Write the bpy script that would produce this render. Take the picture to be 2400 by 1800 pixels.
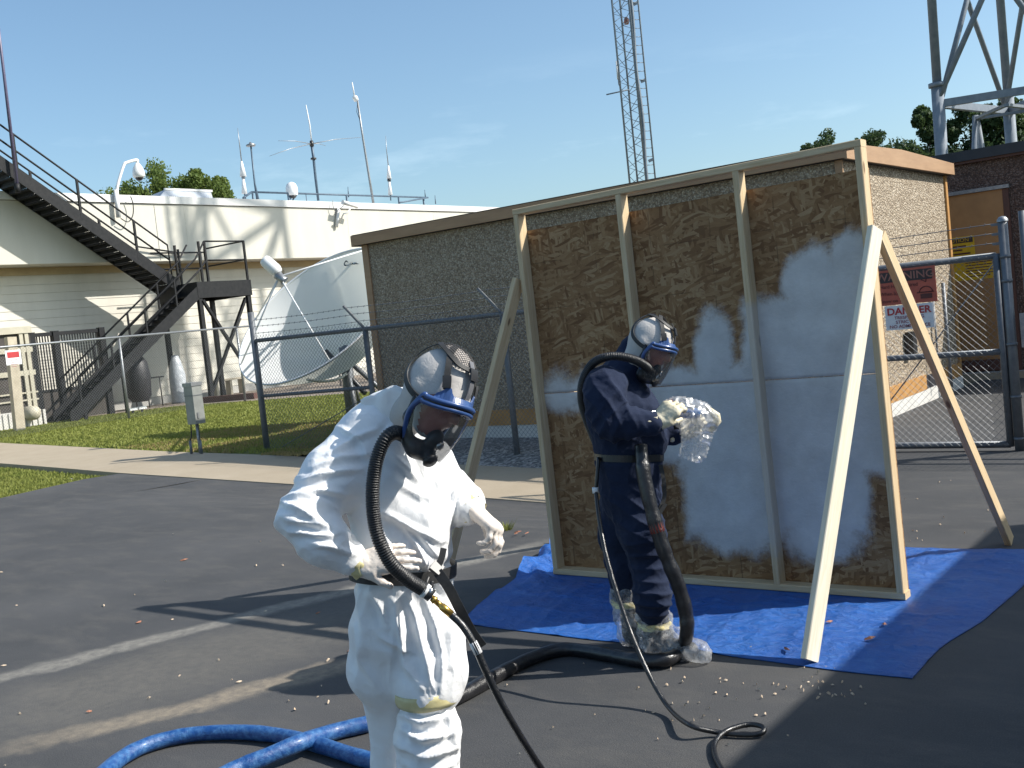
import bpy, bmesh, math, random
import numpy as np
from mathutils import Vector, Matrix, Quaternion

random.seed(7); rng = np.random.default_rng(7)
scene = bpy.context.scene
for o in list(bpy.data.objects): bpy.data.objects.remove(o)

# ------------------------------------------------------------------ camera
CAM = np.array([0.0, 0.0, 1.735])
YAW, PITCH, ROLL, FPX = math.radians(-37.5), math.radians(-3.4), math.radians(-6.05), 2500.0
_f = np.array([math.sin(YAW)*math.cos(PITCH), math.cos(YAW)*math.cos(PITCH), math.sin(PITCH)])
_r0 = np.array([math.cos(YAW), -math.sin(YAW), 0.0]); _u0 = np.cross(_r0, _f)
RIGHT = _r0*math.cos(ROLL)+_u0*math.sin(ROLL)
UP = -_r0*math.sin(ROLL)+_u0*math.cos(ROLL)
FWD = _f
cam_data = bpy.data.cameras.new('camera'); cam = bpy.data.objects.new('camera', cam_data)
scene.collection.objects.link(cam)
m = Matrix(((RIGHT[0], UP[0], -FWD[0], CAM[0]), (RIGHT[1], UP[1], -FWD[1], CAM[1]), (RIGHT[2], UP[2], -FWD[2], CAM[2]), (0, 0, 0, 1)))
cam.matrix_world = m
cam_data.sensor_fit = 'HORIZONTAL'; cam_data.sensor_width = 36.0; cam_data.lens = 36.0*FPX/2400.0
cam_data.clip_start = 0.05; cam_data.clip_end = 6000
scene.camera = cam

# ------------------------------------------------------------------ sun and sky
SUN_EL = math.radians(39.8); SUN_H = np.array([0.852, 0.524]); SUN_H /= np.linalg.norm(SUN_H)
SUN = Vector((SUN_H[0]*math.cos(SUN_EL), SUN_H[1]*math.cos(SUN_EL), math.sin(SUN_EL)))
sl = bpy.data.lights.new('sun', 'SUN'); sl.energy = 4.7; sl.angle = math.radians(0.53); sl.color = (1.0, 0.955, 0.88)
so = bpy.data.objects.new('sun', sl); scene.collection.objects.link(so)
so.rotation_euler = (-SUN).to_track_quat('-Z', 'Y').to_euler(); so.location = (20, 12, 30)
world = bpy.data.worlds.new('World'); scene.world = world; world.use_nodes = True
wt = world.node_tree; wt.nodes.clear()
def wn(t): return wt.nodes.new(t)
sky = wn('ShaderNodeTexSky'); sky.sky_type = 'NISHITA'; sky.sun_disc = False
sky.sun_elevation = SUN_EL; sky.sun_rotation = math.atan2(SUN_H[0], SUN_H[1])
sky.air_density = 1.0; sky.dust_density = 1.9; sky.ozone_density = 1.0; sky.altitude = 100
bg = wn('ShaderNodeBackground'); bg.inputs['Strength'].default_value = 0.130
wo = wn('ShaderNodeOutputWorld')
tc = wn('ShaderNodeTexCoord'); mp = wn('ShaderNodeMapping'); mp.inputs['Scale'].default_value = (1.6, 1.6, 7.5)
mp.inputs['Location'].default_value = (0.35, 0.2, 0.55)
nz = wn('ShaderNodeTexNoise'); nz.inputs['Scale'].default_value = 2.2; nz.inputs['Detail'].default_value = 9; nz.inputs['Roughness'].default_value = 0.62
rp = wn('ShaderNodeValToRGB'); rp.color_ramp.elements[0].position = 0.54; rp.color_ramp.elements[1].position = 0.80
rp.color_ramp.elements[1].color = (.42, .42, .42, 1)
sx = wn('ShaderNodeSeparateXYZ'); ml = wn('ShaderNodeMath'); ml.operation = 'MULTIPLY'
er = wn('ShaderNodeMapRange'); er.inputs[1].default_value = 0.08; er.inputs[2].default_value = 0.24; er.inputs[3].default_value = 1.0; er.inputs[4].default_value = 0.0
mx = wn('ShaderNodeMix'); mx.data_type = 'RGBA'
L = wt.links.new
L(tc.outputs['Generated'], mp.inputs['Vector']); L(mp.outputs['Vector'], nz.inputs['Vector']); L(nz.outputs['Fac'], rp.inputs['Fac'])
L(tc.outputs['Generated'], sx.inputs[0]); L(sx.outputs['Z'], er.inputs[0]); L(er.outputs[0], ml.inputs[0]); L(rp.outputs['Color'], ml.inputs[1])
L(ml.outputs[0], mx.inputs['Factor']); L(sky.outputs[0], mx.inputs['A']); mx.inputs['B'].default_value = (9.2, 9.4, 9.8, 1)
tn = wn('ShaderNodeMix'); tn.data_type = 'RGBA'; tn.blend_type = 'MULTIPLY'; tn.inputs['Factor'].default_value = 1.0; tn.inputs['B'].default_value = (.86, 1.0, 1.03, 1); L(mx.outputs['Result'], tn.inputs['A']); L(tn.outputs['Result'], bg.inputs['Color']); L(bg.outputs[0], wo.inputs['Surface'])
scene.view_settings.view_transform = 'Standard'; scene.view_settings.look = 'None'
scene.view_settings.exposure = 0.45; scene.view_settings.gamma = 1.0; scene.view_settings.use_curve_mapping = False

# ------------------------------------------------------------------ survey helpers (photograph pixel of 2400x1800 -> point of the site)
def ray(x, y): return FWD+RIGHT*((x-1200)/FPX)-UP*((y-900)/FPX)
def at_z(x, y, z=0.0): d = ray(x, y); return CAM+d*((z-CAM[2])/d[2])
def at_x(x, y, X): d = ray(x, y); return CAM+d*(X/d[0])
def at_y(x, y, Y): d = ray(x, y); return CAM+d*(Y/d[1])
def at_d(x, y, D): return CAM+ray(x, y)*D

# ------------------------------------------------------------------ materials
MATS = {}
def nt(name):
    m = bpy.data.materials.new(name); m.use_nodes = True
    t = m.node_tree; b = t.nodes['Principled BSDF']; MATS[name] = m
    return m, t, b
def srgb(r, g, b): return tuple(((c/255+.055)/1.055)**2.4 if c > 10 else c/255/12.92 for c in (r, g, b))+(1,)
def coords(t, kind='obj', scale=(1, 1, 1), rot=(0, 0, 0)):
    if kind == 'world':
        g = t.nodes.new('ShaderNodeNewGeometry'); out = g.outputs['Position']
    elif kind == 'obj':
        g = t.nodes.new('ShaderNodeTexCoord'); out = g.outputs['Object']
    else:
        g = t.nodes.new('ShaderNodeAttribute'); g.attribute_name = kind; out = g.outputs['Vector']
    mp = t.nodes.new('ShaderNodeMapping'); mp.inputs['Scale'].default_value = scale; mp.inputs['Rotation'].default_value = rot
    t.links.new(out, mp.inputs['Vector']); return mp.outputs['Vector']
def noise(t, vec, scale, detail=5, rough=.55, dist=0.0):
    n = t.nodes.new('ShaderNodeTexNoise'); n.inputs['Scale'].default_value = scale; n.inputs['Detail'].default_value = detail
    n.inputs['Roughness'].default_value = rough; n.inputs['Distortion'].default_value = dist
    t.links.new(vec, n.inputs['Vector']); return n.outputs['Fac']
def voro(t, vec, scale, feature='F1', out='Distance', rnd=1.0):
    n = t.nodes.new('ShaderNodeTexVoronoi'); n.feature = feature; n.inputs['Scale'].default_value = scale; n.inputs['Randomness'].default_value = rnd
    t.links.new(vec, n.inputs['Vector']); return n.outputs[out]
def ramp(t, fac, stops):
    r = t.nodes.new('ShaderNodeValToRGB'); e = r.color_ramp.elements
    e[0].position, e[0].color = stops[0]; e[1].position, e[1].color = stops[-1]
    for p, c in stops[1:-1]:
        k = e.new(p); k.color = c
    t.links.new(fac, r.inputs['Fac']); return r.outputs['Color']
def maprange(t, v, a, b, c=0.0, d=1.0, smooth=False):
    n = t.nodes.new('ShaderNodeMapRange'); n.interpolation_type = 'SMOOTHSTEP' if smooth else 'LINEAR'
    for i, k in enumerate((a, b, c, d)): n.inputs[i+1].default_value = k
    t.links.new(v, n.inputs[0]); return n.outputs[0]
def mathn(t, op, a, b=None):
    n = t.nodes.new('ShaderNodeMath'); n.operation = op
    for i, v in enumerate((a, b)):
        if v is None: continue
        if isinstance(v, (int, float)): n.inputs[i].default_value = v
        else: t.links.new(v, n.inputs[i])
    return n.outputs[0]
def mixc(t, f, a, b):
    n = t.nodes.new('ShaderNodeMix'); n.data_type = 'RGBA'
    for s, v in (('Factor', f), ('A', a), ('B', b)):
        if isinstance(v, (int, float)): n.inputs[s].default_value = v
        elif isinstance(v, tuple): n.inputs[s].default_value = v
        else: t.links.new(v, n.inputs[s])
    return n.outputs['Result']
def bump(t, b, h, strength=.3, dist=.01, prev=None):
    n = t.nodes.new('ShaderNodeBump'); n.inputs['Strength'].default_value = strength; n.inputs['Distance'].default_value = dist
    t.links.new(h, n.inputs['Height'])
    if prev is not None: t.links.new(prev, n.inputs['Normal'])
    t.links.new(n.outputs[0], b.inputs['Normal']); return n.outputs[0]
def mat(name, c1, c2=None, scale=6.0, rough=.65, metal=0.0, bmp=0.0, bscale=80.0, bdist=.004, kind='obj', stretch=(1, 1, 1), lo=.35, hi=.65, spec=.5, coat=0.0, r2=None):
    m, t, b = nt(name)
    b.inputs['Roughness'].default_value = rough; b.inputs['Metallic'].default_value = metal; b.inputs['Specular IOR Level'].default_value = spec
    if coat: b.inputs['Coat Weight'].default_value = coat; b.inputs['Coat Roughness'].default_value = .15
    v = coords(t, kind, stretch)
    if c2 is None: c2 = tuple(min(1, x*.8) for x in c1[:3])+(1,)
    n = noise(t, v, scale, 7, .6)
    t.links.new(ramp(t, n, [(lo, c1), (hi, c2)]), b.inputs['Base Color'])
    if r2 is not None: t.links.new(maprange(t, n, lo, hi, rough, r2), b.inputs['Roughness'])
    if bmp: bump(t, b, noise(t, v, bscale, 4, .6), bmp, bdist)
    return m

# ------------------------------------------------------------------ mesh builder
C = scene.collection
WLOC = {}
class MB:
    def __init__(s): s.v = []; s.f = []; s.luv = []; s.has_luv = False; s.smooth = []
    def add(s, vs, fs, luv=None, smooth=False):
        o = len(s.v); s.v += [tuple(map(float, p)) for p in vs]; s.f += [tuple(i+o for i in q) for q in fs]
        s.smooth += [smooth]*len(fs)
        if luv is not None: s.has_luv = True; s.luv += [tuple(map(float, p)) for p in luv]
        else: s.luv += [(0, 0, 0)]*len(vs)
        return s
    def box(s, x0, x1, y0, y1, z0, z1):
        vs = [(x, y, z) for z in (z0, z1) for y in (y0, y1) for x in (x0, x1)]
        return s.add(vs, [(0, 2, 3, 1), (4, 5, 7, 6), (0, 1, 5, 4), (2, 6, 7, 3), (0, 4, 6, 2), (1, 3, 7, 5)])
    def bar(s, p, q, w, h, up=(0, 0, 1), n=1, seed=0.0, cham=0.0):
        """a straight member p->q, w across, h along up; carries lengthwise coordinates for wood grain"""
        p = np.array(p, float); q = np.array(q, float); a = q-p; ln = np.linalg.norm(a); a /= ln
        up = np.array(up, float); sd = np.cross(a, up); sd /= np.linalg.norm(sd); u2 = np.cross(sd, a)
        c = cham
        prof = [(-w/2+c, -h/2), (w/2-c, -h/2), (w/2, -h/2+c), (w/2, h/2-c), (w/2-c, h/2), (-w/2+c, h/2), (-w/2, h/2-c), (-w/2, -h/2+c)] if c else [(-w/2, -h/2), (w/2, -h/2), (w/2, h/2), (-w/2, h/2)]
        k = len(prof); vs = []; lu = []
        for i in range(n+1):
            for (x, y) in prof:
                vs.append(p+a*ln*i/n+sd*x+u2*y); lu.append((x+seed*.37, y+seed*.21, ln*i/n+seed))
        fs = [(i*k+j, i*k+(j+1) % k, (i+1)*k+(j+1) % k, (i+1)*k+j) for i in range(n) for j in range(k)]
        fs += [tuple(reversed(range(k))), tuple(range(n*k, n*k+k))]
        return s.add(vs, fs, lu)
    def tube(s, pts, r, seg=8, cap=True, closed=False, rib=None):
        pts = np.array(pts, float); n = len(pts); rs = np.full(n, r) if np.isscalar(r) else np.array(r, float)
        tg = np.gradient(pts, axis=0) if not closed else np.roll(pts, -1, 0)-np.roll(pts, 1, 0)
        tg /= np.linalg.norm(tg, axis=1)[:, None]+1e-12
        nrm = np.cross(tg[0], (0, 0, 1)) if abs(tg[0][2]) < .9 else np.cross(tg[0], (1, 0, 0)); nrm /= np.linalg.norm(nrm)
        ang = np.linspace(0, 2*np.pi, seg, endpoint=False); vs = []; lu = []; L = 0
        for i in range(n):
            nrm = nrm-tg[i]*(nrm@tg[i]); nrm /= np.linalg.norm(nrm); bn = np.cross(tg[i], nrm)
            if i: L += np.linalg.norm(pts[i]-pts[i-1])
            for a in ang: vs.append(pts[i]+rs[i]*(math.cos(a)*nrm+math.sin(a)*bn)); lu.append((a, rs[i], L))
        m = n if closed else n-1
        fs = [((i % n)*seg+j, (i % n)*seg+(j+1) % seg, ((i+1) % n)*seg+(j+1) % seg, ((i+1) % n)*seg+j) for i in range(m) for j in range(seg)]
        s.add(vs, fs, lu, True)
        if cap and not closed:
            o = len(s.v)-n*seg
            s.f += [tuple(o+j for j in reversed(range(seg))), tuple(o+(n-1)*seg+j for j in range(seg))]; s.smooth += [False, False]
        return s
    def cyl(s, p, q, r, seg=10): return s.tube([p, q], r, seg)
    def lathe(s, base, axis, prof, seg=24, cap=True):
        """prof: list of (radius, height along axis)"""
        base = np.array(base, float); a = np.array(axis, float); a /= np.linalg.norm(a)
        e = np.cross(a, (0, 0, 1)) if abs(a[2]) < .9 else np.cross(a, (1, 0, 0)); e /= np.linalg.norm(e); g = np.cross(a, e)
        vs = []
        for (r, h) in prof:
            for k in range(seg):
                t = 2*math.pi*k/seg; vs.append(base+a*h+r*(math.cos(t)*e+math.sin(t)*g))
        n = len(prof); fs = [(i*seg+j, i*seg+(j+1) % seg, (i+1)*seg+(j+1) % seg, (i+1)*seg+j) for i in range(n-1) for j in range(seg)]
        s.add(vs, fs, None, True)
        if cap:
            o = len(s.v)-n*seg; s.f += [tuple(o+j for j in reversed(range(seg))), tuple(o+(n-1)*seg+j for j in range(seg))]; s.smooth += [False, False]
        return s
    def prism(s, poly, vec):
        poly = [np.array(p, float) for p in poly]; k = len(poly); vec = np.array(vec, float)
        return s.add(poly+[p+vec for p in poly], [tuple(range(k)), tuple(range(2*k-1, k-1, -1))]+[(i, i+k, (i+1) % k+k, (i+1) % k) for i in range(k)])
    def build(s, name, material, parent=None, fix=True):
        return link_mesh(name, s.v, s.f, material, parent, s.luv if s.has_luv else None, s.smooth, fix)
def link_mesh(name, v, f, material, parent=None, luv=None, smooth=None, fix=True, origin=None):
    v = np.array(v, float); lo, hi = v.min(0), v.max(0)
    og = np.array([(lo[0]+hi[0])/2, (lo[1]+hi[1])/2, lo[2]]) if origin is None else np.array(origin, float)
    me = bpy.data.meshes.new(name); me.from_pydata((v-og).tolist(), [], [tuple(q) for q in f])
    if luv is not None:
        a = me.attributes.new('luv', 'FLOAT_VECTOR', 'POINT'); a.data.foreach_set('vector', np.array(luv, np.float32).ravel())
    if smooth is not None and any(smooth): me.polygons.foreach_set('use_smooth', np.array(smooth, bool))
    if fix:
        bm = bmesh.new(); bm.from_mesh(me); bmesh.ops.recalc_face_normals(bm, faces=bm.faces); bm.to_mesh(me); bm.free()
    me.update()
    if material is not None: me.materials.append(MATS[material] if isinstance(material, str) else material)
    o = bpy.data.objects.new(name, me); C.objects.link(o)
    place(o, og, parent); return o
def place(o, og, parent):
    og = np.array(og, float)
    if parent is not None:
        o.parent = parent; o.location = og-WLOC[parent.name]
    else: o.location = og
    WLOC[o.name] = og
def thing(name, label, cat, loc=(0, 0, 0), group=None):
    o = bpy.data.objects.new(name, None); C.objects.link(o); o.empty_display_size = .2; o.location = loc; WLOC[o.name] = np.array(loc, float)
    return tag(o, label, cat, group)
def tag(o, label=None, cat=None, group=None, kind=None):
    if label: o['label'] = label
    if cat: o['category'] = cat
    if group: o['group'] = group
    if kind: o['kind'] = kind
    return o
def part(name, mb, material, parent, label=None):
    o = mb.build(name, material, parent)
    if label: o['label'] = label
    return o
def spline(pts, n=8):
    """Catmull-Rom through pts"""
    p = np.array(pts, float); p = np.vstack([2*p[0]-p[1], p, 2*p[-1]-p[-2]]); out = []
    for i in range(1, len(p)-2):
        for k in range(n):
            t = k/n; a, b, c, d = p[i-1], p[i], p[i+1], p[i+2]
            out.append(.5*((2*b)+(c-a)*t+(2*a-5*b+4*c-d)*t*t+(3*b-a-3*c+d)*t**3))
    out.append(p[-2]); return np.array(out)
def text_mesh(name, txt, size, origin, xdir, ydir, material, parent, align='CENTER', squeeze=1.0, bold=0.0):
    cu = bpy.data.curves.new('lettering', 'FONT'); cu.body = txt; cu.size = size; cu.align_x = align; cu.align_y = 'CENTER'; cu.extrude = 0.0006; cu.offset = bold
    cu.resolution_u = 3
    ob = bpy.data.objects.new('lettering', cu); C.objects.link(ob)
    dg = bpy.context.evaluated_depsgraph_get(); me = ob.evaluated_get(dg).to_mesh()
    vs = np.array([v.co for v in me.vertices]); fs = [tuple(p.vertices) for p in me.polygons]
    ob.evaluated_get(dg).to_mesh_clear(); bpy.data.objects.remove(ob); bpy.data.curves.remove(cu)
    xd = np.array(xdir, float); yd = np.array(ydir, float); zd = np.cross(xd, yd)
    w = np.array(origin)+vs[:, :1]*squeeze*xd+vs[:, 1:2]*yd+vs[:, 2:3]*zd
    return link_mesh(name, w, fs, material, parent)
# value noise for modelling
_perm = rng.integers(0, 1 << 30, 4096)
def vnoise(p):
    p = np.asarray(p, float); i = np.floor(p).astype(np.int64); f = p-i; f = f*f*(3-2*f)
    def h(a, b, c): return (_perm[(_perm[(_perm[a & 4095]+b) & 4095]+c) & 4095] & 65535)/32767.5-1
    x, y, z = i[..., 0], i[..., 1], i[..., 2]; fx, fy, fz = f[..., 0], f[..., 1], f[..., 2]
    r = 0
    for dx in (0, 1):
        for dy in (0, 1):
            for dz in (0, 1):
                r = r+h(x+dx, y+dy, z+dz)*(fx if dx else 1-fx)*(fy if dy else 1-fy)*(fz if dz else 1-fz)
    return r
def fbm(p, o=4):
    p = np.asarray(p, float); s = 0; a = 1
    for k in range(o): s = s+a*vnoise(p*2**k+13.7*k); a *= .5
    return s
# ------------------------------------------------------------------ material library
def m_asphalt():
    m, t, b = nt('asphalt'); w = coords(t, 'world')
    big = noise(t, w, .55, 6, .65); mid = noise(t, coords(t, 'world', (1, 2.6, 1), (0, 0, .75)), 1.5, 8, .7); fine = noise(t, w, 170, 3, .6)
    base = ramp(t, big, [(.32, (.040, .042, .045, 1)), (.68, (.070, .070, .072, 1))])
    base = mixc(t, maprange(t, mid, .48, .70, 0, .55), base, (.105, .099, .090, 1))
    base = mixc(t, maprange(t, fine, .45, .8, 0, .42), base, (.16, .155, .15, 1))
    # sand washed into two drifts across the lot: each a line with a soft, broken edge
    wob = noise(t, w, 1.4, 6, .65); sep = t.nodes.new('ShaderNodeSeparateXYZ'); t.links.new(w, sep.inputs[0])
    for (p, q, wd, amt, col) in (((-6.15, 3.05), (-4.95, 6.3), .16, .85, (.25, .235, .205, 1)), ((-4.75, 2.75), (-4.15, 3.95), .15, .8, (.30, .25, .185, 1)), ((-5.35, 2.9), (-4.75, 5.0), .75, .55, (.155, .143, .122, 1))):
        d = np.array(q)-np.array(p); ln = np.linalg.norm(d); d /= ln; nn = (-d[1], d[0])
        def lin(a, b_, c): return mathn(t, 'ADD', mathn(t, 'ADD', mathn(t, 'MULTIPLY', sep.outputs['X'], float(a)), mathn(t, 'MULTIPLY', sep.outputs['Y'], float(b_))), float(c))
        off = lin(nn[0], nn[1], -(nn[0]*p[0]+nn[1]*p[1])); off = mathn(t, 'ADD', off, mathn(t, 'MULTIPLY', mathn(t, 'SUBTRACT', wob, .5), .42))
        al = lin(d[0], d[1], -(d[0]*p[0]+d[1]*p[1]))
        k = maprange(t, mathn(t, 'ABSOLUTE', off), wd*.25, wd, 1, 0, True)
        k = mathn(t, 'MULTIPLY', k, maprange(t, al, -.9, .1, 0, 1, True)); k = mathn(t, 'MULTIPLY', k, maprange(t, al, ln-.2, ln+.6, 1, 0, True))
        k = mathn(t, 'MULTIPLY', k, maprange(t, noise(t, w, 16, 5, .7), .3, .62, .35, 1)); base = mixc(t, mathn(t, 'MULTIPLY', k, amt), base, col)
    t.links.new(base, b.inputs['Base Color']); b.inputs['Roughness'].default_value = .82; b.inputs['Specular IOR Level'].default_value = .35
    bump(t, b, noise(t, w, 120, 4, .7), .55, .006)
def m_concrete(name, c1, c2):
    m, t, b = nt(name); w = coords(t, 'world')
    c = ramp(t, noise(t, w, 1.3, 8, .65), [(.3, c1), (.7, c2)])
    c = mixc(t, maprange(t, noise(t, w, 55, 5, .7), .45, .8, 0, .35), c, tuple(x*.6 for x in c1[:3])+(1,))
    t.links.new(c, b.inputs['Base Color']); b.inputs['Roughness'].default_value = .9
    bump(t, b, noise(t, w, 90, 5, .7), .25, .004)
def m_gravel(name, c1, c2, c3, sc):
    m, t, b = nt(name); w = coords(t, 'world')
    cell = t.nodes.new('ShaderNodeTexVoronoi'); cell.inputs['Scale'].default_value = sc; t.links.new(w, cell.inputs['Vector'])
    bw = t.nodes.new('ShaderNodeRGBToBW'); t.links.new(cell.outputs['Color'], bw.inputs[0])
    c = ramp(t, bw.outputs[0], [(.2, c1), (.5, c2), (.85, c3)])
    c = mixc(t, maprange(t, noise(t, w, .8, 5, .6), .4, .7, 0, .45), c, c1)
    t.links.new(c, b.inputs['Base Color']); b.inputs['Roughness'].default_value = .9
    bump(t, b, cell.outputs['Distance'], .9, .03)
def m_grass(name, c1, c2, c3):
    m, t, b = nt(name); w = coords(t, 'world')
    c = ramp(t, noise(t, w, .7, 7, .65), [(.3, c1), (.52, c2), (.75, c3)])
    c = mixc(t, maprange(t, noise(t, w, 30, 4, .7), .35, .75, 0, .5), c, tuple(x*.45 for x in c1[:3])+(1,))
    t.links.new(c, b.inputs['Base Color']); b.inputs['Roughness'].default_value = .8; b.inputs['Specular IOR Level'].default_value = .2
    bump(t, b, noise(t, w, 60, 4, .7), .7, .03)
def m_aggregate(name, cols, sc):
    m, t, b = nt(name); w = coords(t, 'world')
    cell = t.nodes.new('ShaderNodeTexVoronoi'); cell.inputs['Scale'].default_value = sc; t.links.new(w, cell.inputs['Vector'])
    bw = t.nodes.new('ShaderNodeRGBToBW'); t.links.new(cell.outputs['Color'], bw.inputs[0])
    c = ramp(t, bw.outputs[0], [(.15, cols[0]), (.5, cols[1]), (.85, cols[2])])
    d = maprange(t, cell.outputs['Distance'], 0.0, .75, 1, 0)
    c = mixc(t, maprange(t, cell.outputs['Distance'], .42, .75, 0, .6), c, tuple(x*.45 for x in cols[0][:3])+(1,))
    c = mixc(t, maprange(t, noise(t, w, 2.0, 5, .6), .35, .7, 0, .3), c, cols[0])
    t.links.new(c, b.inputs['Base Color']); b.inputs['Roughness'].default_value = .75
    bump(t, b, d, .8, .022)
def m_pine(name, pale, dark, tint):
    """sawn lumber: grain runs along the member's own length; knots; optional pale overspray from attribute 'foam'"""
    m, t, b = nt(name); v = coords(t, 'luv', (1, 1, .055)); k = coords(t, 'luv', (1, 1, .38))
    g = noise(t, v, 75, 6, .6, .6); g2 = noise(t, v, 16, 4, .6, .3)
    c = ramp(t, g, [(.32, dark), (.62, pale)]); c = mixc(t, maprange(t, g2, .35, .7, 0, .45), c, tint)
    kn = t.nodes.new('ShaderNodeTexVoronoi'); kn.inputs['Scale'].default_value = 6.0; t.links.new(k, kn.inputs['Vector'])
    c = mixc(t, maprange(t, kn.outputs['Distance'], .045, .10, .85, 0, True), c, (.13, .065, .028, 1))
    fo = t.nodes.new('ShaderNodeAttribute'); fo.attribute_name = 'foam'
    f = mathn(t, 'ADD', fo.outputs['Fac'], mathn(t, 'MULTIPLY', mathn(t, 'SUBTRACT', noise(t, coords(t, 'world'), 22, 6, .7), .5), .6))
    f = mathn(t, 'MULTIPLY', maprange(t, f, .3, .75, 0, .9, True), maprange(t, fo.outputs['Fac'], 0, .12, 0, 1))
    c = mixc(t, mathn(t, 'MULTIPLY', f, .55), c, (.55, .53, .51, 1))
    t.links.new(c, b.inputs['Base Color']); b.inputs['Roughness'].default_value = .62; b.inputs['Specular IOR Level'].default_value = .3
    bump(t, b, g, .18, .002)
def m_osb():
    m, t, b = nt('strand_board'); col = None; hts = None
    layers = [((11, 1, 55), .12), ((48, 1, 12), .3), ((10, 1, 46), -.55), ((10, 1, 48), .9), ((10, 1, 58), -.38), ((58, 1, 12), .1), ((12, 1, 62), .22)]
    pos = coords(t, 'world'); warp = t.nodes.new('ShaderNodeTexNoise'); warp.inputs['Scale'].default_value = 3.0; t.links.new(pos, warp.inputs['Vector'])
    vm = t.nodes.new('ShaderNodeVectorMath'); vm.operation = 'MULTIPLY_ADD'; t.links.new(warp.outputs['Color'], vm.inputs[0]); vm.inputs[1].default_value = (.10, .10, .10); t.links.new(pos, vm.inputs[2])
    for i, (s, a) in enumerate(layers):
        rot = t.nodes.new('ShaderNodeMapping'); rot.inputs['Rotation'].default_value = (0, a, 0); rot.inputs['Location'].default_value = (i*.71, 0, i*.37); t.links.new(vm.outputs[0], rot.inputs['Vector'])
        sc = t.nodes.new('ShaderNodeMapping'); sc.inputs['Scale'].default_value = s; t.links.new(rot.outputs[0], sc.inputs['Vector'])
        vo = t.nodes.new('ShaderNodeTexVoronoi'); vo.inputs['Scale'].default_value = 1.0; t.links.new(sc.outputs[0], vo.inputs['Vector'])
        bw = t.nodes.new('ShaderNodeSeparateColor'); t.links.new(vo.outputs['Color'], bw.inputs[0])
        c = ramp(t, bw.outputs[0], [(.04, (.180, .086, .036, 1)), (.3, (.275, .146, .063, 1)), (.65, (.345, .195, .089, 1)), (.95, (.455, .290, .150, 1))])
        c = mixc(t, maprange(t, noise(t, sc.outputs[0], 2.5, 3), .3, .7, 0, .3), c, (.16, .085, .04, 1))
        pick = maprange(t, bw.outputs[1], .66, .70)
        col = c if col is None else mixc(t, pick, col, c); hts = bw.outputs[2] if hts is None else mathn(t, 'MAXIMUM', hts, mathn(t, 'MULTIPLY', pick, bw.outputs[2]))
    zs = t.nodes.new('ShaderNodeSeparateXYZ'); t.links.new(pos, zs.inputs[0])
    for ax, per, ph in (('Z', .305, .02), ('X', .405, .07)):
        fr_ = mathn(t, 'ABSOLUTE', mathn(t, 'SUBTRACT', mathn(t, 'FRACT', mathn(t, 'MULTIPLY', mathn(t, 'ADD', zs.outputs[ax], 20+ph), 1/per)), .5))
        ln_ = mathn(t, 'MULTIPLY', maprange(t, fr_, .004, .012, .55, 0), maprange(t, noise(t, pos, 11, 3), .42, .58)); col = mixc(t, ln_, col, (.06, .035, .02, 1))
    col = mixc(t, maprange(t, noise(t, pos, 1.6, 4), .35, .7, 0, .25), col, (.23, .125, .060, 1))
    fo = t.nodes.new('ShaderNodeAttribute'); fo.attribute_name = 'foam'
    nn = mathn(t, 'ADD', fo.outputs['Fac'], mathn(t, 'MULTIPLY', mathn(t, 'SUBTRACT', noise(t, pos, 10, 10, .82), .5), 1.15))
    f = maprange(t, nn, .22, .86, 0, .95, True); f = mathn(t, 'MULTIPLY', f, maprange(t, fo.outputs['Fac'], 0.0, .1, 0, 1))
    fcol = ramp(t, noise(t, pos, 5, 7, .65), [(.3, (.54, .52, .495, 1)), (.7, (.69, .67, .645, 1))])
    t.links.new(mixc(t, f, col, fcol), b.inputs['Base Color']); b.inputs['Roughness'].default_value = .7; b.inputs['Specular IOR Level'].default_value = .25
    n1 = bump(t, b, hts, .35, .004); 
    fb = mathn(t, 'MULTIPLY', f, noise(t, pos, 26, 6, .7)); bump(t, b, fb, .5, .012, n1)
def m_tarp():
    m, t, b = nt('blue_tarp'); w = coords(t, 'world')
    c = ramp(t, noise(t, w, 2.2, 6, .6), [(.3, (.010, .090, .38, 1)), (.7, (.020, .14, .50, 1))])
    c = mixc(t, maprange(t, noise(t, coords(t, 'world', (1, 2.2, 1)), 9, 8, .75), .54, .72, 0, .38), c, (.15, .36, .70, 1))
    t.links.new(c, b.inputs['Base Color']); b.inputs['Roughness'].default_value = .38; b.inputs['Specular IOR Level'].default_value = .5
    wv = voro(t, coords(t, 'world', (1, 1, 1)), 6.5, 'DISTANCE_TO_EDGE'); cr = maprange(t, wv, 0, .12, 1, 0, True)
    n1 = bump(t, b, noise(t, coords(t, 'world', (1, 1.8, 1)), 14, 8, .75, .6), .8, .03)
    bump(t, b, cr, .35, .006, n1)
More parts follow.
